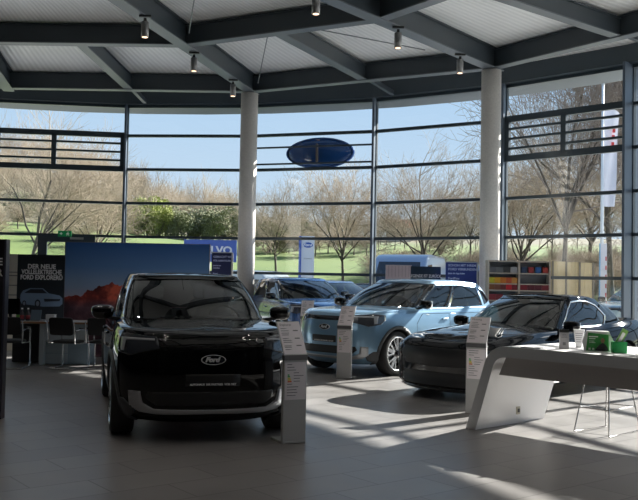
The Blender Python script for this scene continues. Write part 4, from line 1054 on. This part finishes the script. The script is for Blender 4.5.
# printed car picture, flat print
mc = mat('poster_car_blue', (.16, .24, .36), .5); mcd = mat('poster_car_dark', (.015, .02, .03), .5); mcl = mat('poster_car_light', (.2, .24, .3), .5)
def flat(q, pts, m=0, y=-.004, S=1.0, ox=0, oz=0): q.add([(a * S + ox, y, b * S + oz) for a, b in pts], [tuple(range(len(pts)))], m)
q = MB(); oz = zP - .95
flat(q, [(-.42, .02), (-.41, .14), (-.36, .22), (-.22, .27), (.04, .27), (.16, .17), (.38, .13), (.44, .07), (.44, -.04), (.38, -.09), (.05, -.10), (-.38, -.05)], 0, oz=oz)
flat(q, [(-.34, .17), (-.21, .25), (.03, .253), (.13, .17)], 1, y=-.006, oz=oz)
flat(q, [(.06, .06), (.40, .06), (.38, .02), (.08, .0)], 1, y=-.006, oz=oz)
flat(q, [(.08, .085), (.40, .09), (.40, .078), (.08, .07)], 2, y=-.006, oz=oz)
for cx_, r_ in ((-.06, .085), (-.33, .06)):
    flat(q, [(cx_ + r_ * .7 * math.cos(2 * PI * k / 16), -.04 + r_ * math.sin(2 * PI * k / 16)) for k in range(16)], 1, y=-.007, oz=oz)
    flat(q, [(cx_ + r_ * .4 * math.cos(2 * PI * k / 16), -.04 + r_ * .6 * math.sin(2 * PI * k / 16)) for k in range(16)], 2, y=-.008, oz=oz)
q.build('printed_car', [mc, mcd, mcl], pb)
# cream notice board
yN = 17.6; xa, xb = at(8, yN), at(18, yN); t = empty('notice_board', ((xa + xb) / 2, yN, 0)); zN = HEYE + 20 * yN / F; tag(t, 'narrow cream board left of the dark car poster', 'board')
q = MB(); q.box((0, 0, zN / 2), (.34, .05, zN)); nb_ = q.build('board_panel', mat('board_cream', (.72, .66, .58), .6), t)
q = MB()
for z in (.95, 1.15, 1.35, 1.55, 1.62): q.box((0, -.027, z), (.24, .003, .02))
q.build('print', mat('board_grey', (.24, .23, .22), .6), nb_)
# dark stele at the picture's left edge
yS = 9.35; p = at(-26, yS); t = empty('display_stele', (p, yS, 0)); tag(t, 'tall black display stele cut by the left picture edge', 'display')
q = MB(); q.box((at(6, yS) - p - .3, .0, .98), (.6, .09, 1.96)); sb = q.build('stele_body', mat('stele_black', (.012, .010, .016), .3), t, bevel=.006)
q = MB(); q.box((at(6, yS) - p + .012, 0, .98), (.022, .11, 1.96)); q.build('stele_edge', mat('stele_edge', (.05, .05, .075), .35), t)
text('lettering', 'DER NEUE', .11, M_TXT, sb, frame((at(4.6, yS) - p, -.0465, 1.71), (1, 0, 0), (0, 0, 1)), align='RIGHT', bold=.003); text('lettering', 'EXPLORER', .11, M_TXT, sb, frame((at(4.6, yS) - p, -.0465, 1.59), (1, 0, 0), (0, 0, 1)), align='RIGHT', bold=.003)

# door with exit sign in the left bay
p0, p1 = pol(NOD[3], RF - .12), pol(NOD[4], RF - .12); d = (p1 - p0).normalized(); nin = Vector((d.y, -d.x, 0))
def onbay(px):                                     # distance along the bay under a photo column
    rr_ = (px - 319) / F; return (rr_ * p0.y - p0.x) / (d.x - rr_ * d.y)
ta, tb = onbay(38), onbay(95); pc = p0 + d * (ta + tb) / 2; wd_ = tb - ta; zD = 2.70
t = empty('door_1', pc, math.atan2(d.y, d.x)); tag(t, None, None, kind='structure')
q = MB()
for x_ in (-wd_ / 2 + .12, wd_ / 2 - .12): q.box((x_, 0, zD / 2), (.24, .12, zD))
q.box((0, 0, zD - .10), (wd_, .14, .2)); q.box((0, 0, zD / 2), (.08, .1, zD)); q.build('door_frame', M_FRAME, t)
q = MB(); q.box((wd_ * .18, -.09, zD - .09), (.36, .06, .06)); q.build('door_closer', M_SILV, t)
q = MB()
q.add([(-wd_ / 2 + .24, 0, .1), (wd_ / 2 - .24, 0, .1), (wd_ / 2 - .24, 0, zD - .2), (-wd_ / 2 + .24, 0, zD - .2)], [(0, 1, 2, 3)]); q.build('pane', M_FACADE, t)
te = onbay(65); pe = p0 + d * te + nin * .12; t = empty('exit_sign', (pe.x, pe.y, 2.66), math.atan2(d.y, d.x)); tag(t, 'small green emergency exit sign above the glass door on the left', 'sign')
q = MB(); q.box((0, 0, .07), (.36, .05, .16)); sb = q.build('sign_box', mat('exit_green', (.01, .22, .07), .4, emit=(.0, .35, .12), es=.08), t)
q = MB()
y_ = -.0265
for pl in ([(-.13, .055), (-.13, .085), (-.10, .085), (-.10, .115), (-.055, .07), (-.10, .025), (-.10, .055)], [(.045, .02), (.065, .02), (.085, .055), (.11, .02), (.13, .02), (.10, .075), (.125, .07), (.125, .085), (.08, .1), (.05, .085), (.035, .055), (.05, .05), (.06, .07), (.07, .07)], [(.09 + .012 * math.cos(k), .118 + .012 * math.sin(k)) for k in (0, .8, 1.6, 2.4, 3.1, 3.9, 4.7, 5.5)]):
    q.prism(pl, y_ - .002, y_, M=Mx)
q.build('pictogram', mat('exit_white', (.7, .8, .7), .5), sb)

# blue roll-up posters
M_RB = mat('poster_blue', (.012, .03, .20), .45); M_RN = mat('poster_navy', (.012, .02, .09), .45)
def rollup(px0, px1, ytop, y, label, m, lines, hz):
    xa, xb = at(px0, y), at(px1, y); z = HEYE + (hz - ytop) * y / F; W_ = xb - xa
    t = empty('rollup_banner', ((xa + xb) / 2, y, 0)); tag(t, label, 'banner')
    q = MB(); q.box((0, 0, (z + .08) / 2), (W_, .012, z - .08)); pn = q.build('banner_panel', m, t)
    q = MB(); q.box((W_ / 2 + .02, .01, z / 2), (.035, .03, z)); q.box((0, 0, z + .0), (W_ + .04, .03, .02)); q.build('banner_pole', mat('banner_alu', (.5, .5, .5), .4, .5), t)
    q = MB(); q.box((0, 0, .04), (W_ + .06, .2, .08)); q.build('banner_base', M_SILV, t)
    for s, dz, sz in lines: text('lettering', s, sz * W_, mat('banner_text', (.45, .5, .75), .5), pn, frame((-W_ * .42, -.008, z - dz), (1, 0, 0), (0, 0, 1)), align='LEFT', bold=.002)
    return t
rollup(212, 231.5, 252.5, 17.6, 'dark blue banner with white lines right of the desert wall', M_RN, [('GEMACHT WIE', .09, .145), ('FÜR ABENTEUER', .17, .12), ('Jetzt bei uns', .27, .08), ('entdecken', .32, .08), ('Ford', .44, .12)], 278)
rollup(446, 477, 262, 18.6, 'bright blue banner with white text left of the right column', M_RB, [('SCHON MIT IHREM', .075, .105), ('FORD VERBUNDEN?', .16, .105), ('Jetzt die App laden', .25, .07), ('FordPass', .36, .1)], 282.6)
# dark sign and pink crate behind the light blue SUV
y = 19.4; xa, xb = at(411, y), at(441, y); zt_ = HEYE + (282 - 266.5) * y / F; t = empty('advertising_board', ((xa + xb) / 2, y, 0)); tag(t, 'dark board lettered LEGENDE IST ZURÜCK behind the light blue SUV roof', 'board')
q = MB(); q.box((0, 0, zt_ - .26), (xb - xa, .04, .52)); pn = q.build('board_panel', mat('board_navy', (.02, .035, .055), .25), t); q = MB(); q.box((0, .03, (zt_ - .4) / 2), (.06, .05, zt_ - .4)); q.box((0, .03, .01), (.5, .35, .02)); q.build('board_post', M_BLACKPL, t)
text('lettering', 'LEGENDE IST ZURÜCK.', .098, M_WHITE, pn, frame((0, -.022, zt_ - .22), (1, 0, 0), (0, 0, 1)), sx=.72)
y = 20.0; xa, xb = at(386, y), at(412, y); zt_ = HEYE + (281.5 - 265) * y / F; t = empty('display_crate', ((xa + xb) / 2, y, 0)); tag(t, 'pale pink ribbed display panel left of the dark lettered board', 'panel')
q = MB(); q.box((0, 0, zt_ / 2), (xb - xa, .05, zt_)); pn = q.build('panel_body', mat('panel_pink', (.62, .52, .55), .5), t)
q = MB()
for k in range(-3, 4): q.box((k * .08, -.027, zt_ - .15), (.012, .006, .26))
q.build('rib', mat('panel_rib', (.40, .32, .34), .5), pn)

# colour sample rack
y = 18.4; xa, xb = at(487, y), at(549.5, y); zR = HEYE + (283.8 - 260.5) * y / F; WR = xb - xa
t = empty('sample_rack', ((xa + xb) / 2, y, 0)); tag(t, 'two-bay display rack of colour and trim samples beside the right column', 'rack')
M_RK = mat('rack_grey', (.17, .18, .20), .5); M_RE = mat('rack_edge', (.45, .38, .31), .5)
q = MB(); q.box((0, .12, zR / 2), (WR, .03, zR)); q.build('back_panel', M_RK, t)
for x_ in (-WR / 2 + .015, 0.0, WR / 2 - .015): q = MB(); q.box((x_, 0, zR / 2), (.035, .26, zR)); q.build('side_panel', M_RE, t)
lev = [zR - .0125, zR - .27, zR - .50, zR - .64, zR - .86, zR - 1.1, zR - 1.4, .08]
for z in lev: q = MB(); q.box((0, -.0, z - .012), (WR - .02, .25, .022)); q.build('shelf', M_RE, t)
# sloping boards
sam = [(0, 1, ['.10 .10 .11', '.12 .12 .12', '.03 .03 .03', '.28 .28 .29']), (0, 2, ['.45 .38 .02', '.60 .30 .02', '.55 .16 .02', '.45 .08 .02', '.50 .22 .05']), (0, 3, ['.22 .08 .03', '.20 .07 .04', '.14 .02 .02', '.50 .01 .02', '.18 .01 .02']), (0, 4, ['.22 .02 .03', '.18 .02 .03', '.03 .04 .06', '.03 .03 .06']),
       (1, 1, ['.02 .04 .09', '.28 .03 .03', '.02 .10 .30', '.30 .03 .02']), (1, 3, ['.18 .01 .02', '.10 .01 .02', '.09 .01 .02', '.20 .02 .03'])]
nmc = {'.10 .10 .11': 'charcoal', '.12 .12 .12': 'dark grey', '.03 .03 .03': 'black', '.28 .28 .29': 'light grey', '.45 .38 .02': 'yellow', '.60 .30 .02': 'amber', '.55 .16 .02': 'orange', '.45 .08 .02': 'red-orange', '.50 .22 .05': 'tan orange', '.22 .08 .03': 'light brown', '.20 .07 .04': 'brown', '.14 .02 .02': 'dark brown-red', '.50 .01 .02': 'bright red', '.18 .01 .02': 'crimson', '.22 .02 .03': 'raspberry', '.18 .02 .03': 'wine red', '.03 .04 .06': 'slate', '.03 .03 .06': 'ink blue', '.02 .04 .09': 'dark blue', '.28 .03 .03': 'brick red', '.02 .10 .30': 'royal blue', '.30 .03 .02': 'tomato red', '.10 .01 .02': 'maroon', '.09 .01 .02': 'deep maroon', '.20 .02 .03': 'cherry'}
shn = {1: 'top', 2: 'second', 3: 'third', 4: 'fourth'}
for col_, lv_, cs in sam:
    for k, c_ in enumerate(cs):
        wb = WR / 2 - .06; ww = wb / len(cs) * (.97 if not (col_ == 1 and lv_ == 1) else .72)
        xx = (-WR / 2 + .03 if col_ == 0 else .03) + wb * (k + .5) / len(cs)
        o = MB(); o.box((0, 0, .065), (ww, .05, .125)); o = o.build('colour_sample', mat('sample_' + nmc[c_].replace(' ', '_'), tuple(float(z) for z in c_.split()), .45)); o.location = ((xa + xb) / 2 + xx, y - .08, lev[lv_] + .0)
        tag(o, '%s sample block on the %s shelf, %s half of the rack' % (nmc[c_], shn[lv_], ('left', 'right')[col_]), 'sample', 'colour samples in the rack')

# oval sign on the facade
pm = (pol(NOD[5], RF) + pol(NOD[6], RF)) / 2; dd = (pol(NOD[6], RF) - pol(NOD[5], RF)).normalized(); nout = Vector((-dd.y, dd.x, 0))
rr_ = (314.5 - 319) / F; tt = (rr_ * pm.y - pm.x) / (dd.x - rr_ * dd.y); pp = pm + dd * tt + nout * .30
t = empty('oval_sign', (pp.x, pp.y, HEYE + (280 - 152.5) * pp.y / F), math.atan2(dd.y, dd.x)); tag(t, 'large dark blue oval brand sign mounted high outside the window', 'sign')
so_ = 36.0; a_, b_ = .955 / 1.0, .40; v = []; f = []; N = 48; pr = [(0, -.10), (.5, -.09), (.8, -.065), (.94, -.03), (1.0, .02), (1.0, .14), (.97, .17), (0, .17)]
q = MB()
for k, h in pr:
    for i in range(N): an = 2 * PI * i / N; v.append((k * a_ * math.cos(an), h, k * b_ * math.sin(an)))
for j in range(len(pr) - 1):
    for i in range(N): f.append((j * N + i, (j + 1) * N + i, (j + 1) * N + (i + 1) % N, j * N + (i + 1) % N))
q.add(v, f, 0, True); q.build('sign_body', mat('oval_blue', (.008, .05, .19), .08, coat=1.), t)
q = MB()
pr = [(.99, -.03), (1.03, -.03), (1.035, .05), (.99, .07)]; v = []; f = []
for k, h in pr:
    for i in range(N): an = 2 * PI * i / N; v.append((k * a_ * math.cos(an), h, (k * b_ + (k - 1) * .5) * math.sin(an)))
for j in range(3):
    for i in range(N): f.append((j * N + i, (j + 1) * N + i, (j + 1) * N + (i + 1) % N, j * N + (i + 1) % N))
q.add(v, f, 0, True); q.build('rim', mat('oval_rim', (.04, .10, .30), .15, .5), t)
q = MB(); q.box((-.03, -.16, -.02), (.04, .1, .50)); q.build('bracket', mat('bracket_brown', (.12, .10, .09), .5), t)

# ---------------------------------------------------------------- outside things
G0 = -.14
M_WHT = mat('pylon_white', (.62, .64, .68), .4); M_PB = mat('pylon_blue', (.03, .09, .36), .4)
y = 40; xa, xb = at(299.5, y), at(314.5, y); zz = HEYE + (279.5 - 236) * y / F
t = empty('pylon_sign', ((xa + xb) / 2, y, G0)); tag(t, 'white pylon with a blue oval badge standing on the forecourt', 'sign'); W_ = xb - xa
q = MB(); q.box((.04, 0, (zz - G0) / 2), (W_ - .1, .3, zz - G0)); q.build('pylon_panel', M_WHT, t); q = MB(); q.box((-W_ / 2 + .03, -.02, (zz - G0) / 2), (.12, .34, zz - G0)); q.build('pylon_edge', M_PB, t)
oval_badge(t, (.05, -.17, zz - G0 - .42), .50, .29, (0, -1, 0), 'badge', M_WHITE, M_PB); text('lettering', 'Autohaus', .10, M_INK, t, frame((.05, -.152, zz - G0 - 1.05), (1, 0, 0), (0, 0, 1)))
y = 31; xa, xb = at(184, y), at(236.5, y); zt_ = HEYE + (278 - 240) * y / F; zb_ = HEYE + (278 - 262) * y / F
t = empty('dealer_sign', ((xa + xb) / 2, y, G0)); tag(t, 'wide blue roadside sign with large white capital letters beyond the window', 'sign')
q = MB(); q.box((0, 0, (zt_ + zb_) / 2 - G0), (xb - xa, .12, zt_ - zb_)); pn = q.build('sign_panel', mat('sign_blue', (.10, .17, .50), .5), t)
for x_ in (-.7, .7): q = MB(); q.box((x_, .05, (zb_ - G0) / 2), (.08, .08, zb_ - G0)); q.build('sign_post', M_SILV, t)
text('lettering', 'VOLVO', .38, M_WHITE, pn, frame((at(213.5, y) - (xa + xb) / 2, -.065, HEYE + (278 - 250.5) * y / F - G0), (1, 0, 0), (0, 0, 1)), bold=.014, sx=1.08)
# flagpole
y = 30; t = empty('flagpole', (at(602, y), y, G0)); tag(t, 'tall white flagpole outside the right-hand window', 'flagpole'); H_ = HEYE + (285 - 84) * y / F - G0
q = MB(); q.lathe([(0, 0), (.065, 0), (.045, H_), (0, H_)], n=14); q.build('pole', mat('pole_white', (.6, .64, .68), .35), t); q = MB(); v, f = superbox((0, 0, H_ + .04), (.12, .12, .1), p=2); q.add(v, f, 0, True); q.build('finial', M_SILV, t)
def flag_mesh(w_, h_, ph):
    v = []; f = []; nx_, nz_ = 8, 14
    for j in range(nz_ + 1):
        for i in range(nx_ + 1):
            x_ = w_ * i / nx_ * (1 - .35 * (j / nz_) * (1 if ph else 0)); v.append((x_, .10 * math.sin(3.2 * i / nx_ * 2 + j * .35 + ph) * i / nx_, -h_ * j / nz_ - .25 * (i / nx_) * (1 - j / nz_) * 1))
    for j in range(nz_):
        for i in range(nx_): f.append((j * (nx_ + 1) + i, (j + 1) * (nx_ + 1) + i, (j + 1) * (nx_ + 1) + i + 1, j * (nx_ + 1) + i + 1))
    return v, f
v, f = flag_mesh(.55, 3.6, .6); o = mk('flag', v, f, mat('flag_white', (.66, .66, .72), .7), smooth=True); o.location = (at(602, 30) + .06, 30, HEYE + (285 - 104) * 30 / F); tag(o, 'white banner flag hanging from the tall flagpole', 'flag')
q = MB()
for k, z in enumerate((-.9, -1.15, -1.4)): q.box((.30 - k * .02, -.12, z), (.10, .01, .16))
q.build('red_print', mat('flag_red', (.5, .04, .04), .6), o)
t = empty('feather_banner', (at(604, 28), 28, G0)); tag(t, 'narrow white vertical banner at the foot of the flagpole', 'banner'); zt_ = HEYE + (285 - 243) * 28 / F - G0
q = MB(); q.box((.0, 0, zt_ / 2 + .1), (.20, .02, zt_ - .2)); q.build('banner_cloth', mat('banner_white', (.62, .6, .62), .6), t); q = MB(); q.tube([(-.13, 0, 0), (-.13, 0, zt_)], .025, 8); q.build('pole', mat('banner_pole_blue', (.20, .36, .5), .4), t)
q = MB()
for k in range(6): q.box((.07, -.012, zt_ - .5 - k * .3), (.04, .004, .14))
q.build('red_print', mat('flag_red', (.5, .04, .04), .6), t)
# wooden screen
y = 29; 
for k in range(4):
    xa, xb = at(540 + k * 13.5, y), at(553 + k * 13.5, y); zt_ = HEYE + (284.5 - 261 - k * .4) * y / F
    q = MB(); wdt = xb - xa
    for j in range(3): q.box((-wdt / 2 + wdt * (j + .5) / 3, 0, (zt_ - G0) / 2), (wdt / 3 - .01, .04, zt_ - G0))
    o = empty('fence_panel', ((xa + xb) / 2, y + .0, G0)); q.build('boards', mat('pine_boards', (.50, .38, .20), .6, vary=(2, .1)), o)
    q = MB(); q.box((wdt / 2 - .01, -.03, (zt_ - G0) / 2), (.06, .07, zt_ - G0)); q.build('post', mat('fence_post', (.16, .13, .09), .7), o)
    tag(o, 'light wooden fence panel outside, %s of the four from the left' % ('first', 'second', 'third', 'last')[k], 'fence', 'wooden fence panels outside the right window')
# red-roofed houses on the hill
for px, y, s, lab in ((398, 150, 1.0, 'small red-roofed house on the wooded hill above the van, left of two'), (416, 158, .9, 'small red-roofed house on the wooded hill above the van, right of two')):
    x = at(px, y); z = hgt(x, y); t = empty('house', (x, y, z - .3)); tag(t, lab, 'house'); t.scale = (.5, .5, .5)
    q = MB(); q.box((0, 0, 2.5), (8 * s, 7, 5)); wl = q.build('wall', mat('house_wall', (.5, .45, .4), .8), t)
    q = MB(); q.prism([(-4, 5), (4, 5), (0, 8)], -4.6 * s, 4.6 * s, M=Matrix(((0, 0, 1), (1, 0, 0), (0, 1, 0)))); q.build('roof', mat('roof_red', (.42, .15, .09), .7), t)
    for k in (-2.2, 0, 2.2): q = MB(); q.box((k * s, -3.52, 3), (1, .06, 1.3)); q.build('window', M_GLOSSBLK, wl)

def van(x, y, rz, L_, W_, H_, m, label, nm='van', panel=False):
    t = empty(nm, (x, y, G0), rz); tag(t, label, 'van'); h0 = .28
    prof = [(L_ / 2 - .05, h0), (L_ / 2, .55), (L_ / 2 - .08, .95), (L_ / 2 - .85, 1.18), (L_ / 2 - 1.65, H_ - .22), (L_ / 2 - 2.0, H_ - .05), (L_ / 2 - 2.6, H_), (-L_ / 2 + .35, H_ - .01), (-L_ / 2 + .06, H_ - .18), (-L_ / 2, 1.0), (-L_ / 2, h0)]
    q = MB(); q.prism(prof[::-1], -W_ / 2, W_ / 2, M=Matrix(((1, 0, 0), (0, 0, 1), (0, 1, 0)))); b = q.build('body', m, t, bevel=.13, seg=4)
    for p_ in b.data.polygons: p_.use_smooth = True
    a = Vector((L_ / 2 - .87, 0, 1.25)); c_ = Vector((L_ / 2 - 1.60, 0, H_ - .32)); up = (c_ - a).normalized(); n_ = Vector((up.z, 0, -up.x))
    q = MB(); v = [a + Vector((0, -W_ * .43, 0)) + n_ * .03, a + Vector((0, W_ * .43, 0)) + n_ * .03, c_ + Vector((0, W_ * .38, 0)) + n_ * .03, c_ + Vector((0, -W_ * .38, 0)) + n_ * .03]; q.add(v + [k - n_ * .04 for k in v], [(0, 1, 2, 3), (7, 6, 5, 4), (0, 4, 5, 1), (1, 5, 6, 2), (2, 6, 7, 3), (3, 7, 4, 0)]); q.build('windscreen', M_GLOSSBLK, t)
    for s in (-1, 1):
        q = MB(); yy = s * (W_ / 2 + .004)
        q.prism([(L_ / 2 - 1.15, 1.22), (L_ / 2 - 1.72, H_ - .42), (L_ / 2 - 2.35, H_ - .38), (L_ / 2 - 2.35, 1.2)], yy - .012, yy + .012, M=Matrix(((1, 0, 0), (0, 0, 1), (0, 1, 0)))); q.build('side_window', M_GLOSSBLK, t)
        if panel: q = MB()
        else: q = MB(); q.prism([(L_ / 2 - 2.5, 1.2), (L_ / 2 - 2.5, H_ - .38), (-L_ / 2 + .5, H_ - .40), (-L_ / 2 + .45, 1.2)], yy - .012, yy + .012, M=Matrix(((1, 0, 0), (0, 0, 1), (0, 1, 0)))); q.build('side_window', M_GLOSSBLK, t)
        q = MB(); q.box((L_ / 2 - .04, s * W_ * .38, .82), (.14, .3, .18)); q.build('headlight', M_SILV, t)
        for xx in (L_ / 2 - .95, -L_ / 2 + .95): wheel(t, xx, s * (W_ / 2 - .12), .34, .21, .22, 'coupe', M_SILV)
    q = MB(); q.box((L_ / 2 - .02, 0, .72), (.08, W_ * .5, .18)); q.build('front_grille', M_BLACKPL, t)
    q = MB(); q.box((-L_ / 2 - .0, 0, (1.3 + H_ - .4) / 2), (.03, W_ * .75, H_ - 1.75)); q.build('rear_window', M_GLOSSBLK, t)
    return t
P_VG = paint_gloss('van_grey_blue', (.26, .33, .42), .3, .35); P_VW = paint_gloss('van_white', (.5, .53, .52), 0, .35)
van(at(409, 31), 32.0, hd((-.35, -.94)), 5.0, 2.05, 2.75, P_VG, 'large grey-blue van parked outside above the light blue SUV', panel=True)
van(at(262, 38), 38.5, hd((.80, -.6)), 5.0, 1.95, 2.1, P_VW, 'white van parked outside just right of the left column')
van(at(486, 40), 41, hd((-.2, -.98)), 5.2, 2.0, 2.6, paint_gloss('van_sky_blue', (.2, .3, .45), .2), 'pale blue van outside behind the right column')
P_PB = paint_gloss('pale_blue_paint', (.20, .29, .42), .3, .3); P_LB = paint_gloss('ice_blue_paint', (.34, .45, .60), .3, .3)
def parked(px, y, f_, paint, label, sc=1.0):
    r_, _ = car(suv_spec(), 'parked_car', (at(px, y), y, G0), hd(f_), paint, label, detail=False); r_.scale = (sc, sc, sc); return r_
parked(304, 27.5, (.55, -.83), P_PB, 'pale blue parked car outside, just behind the dark blue car roof', 1.10)
parked(338, 28.5, (.62, -.78), P_LB, 'light blue parked car outside, left of the middle mullion', 1.05)
parked(368, 35, (-.4, -.9), P_BLACK, 'dark parked car outside behind the middle mullion', 1.0)
parked(646, 27, (-.8, -.6), paint_gloss('teal_grey_paint', (.32, .40, .42), .2), 'pale parked car at the right picture edge outside', 1.08)
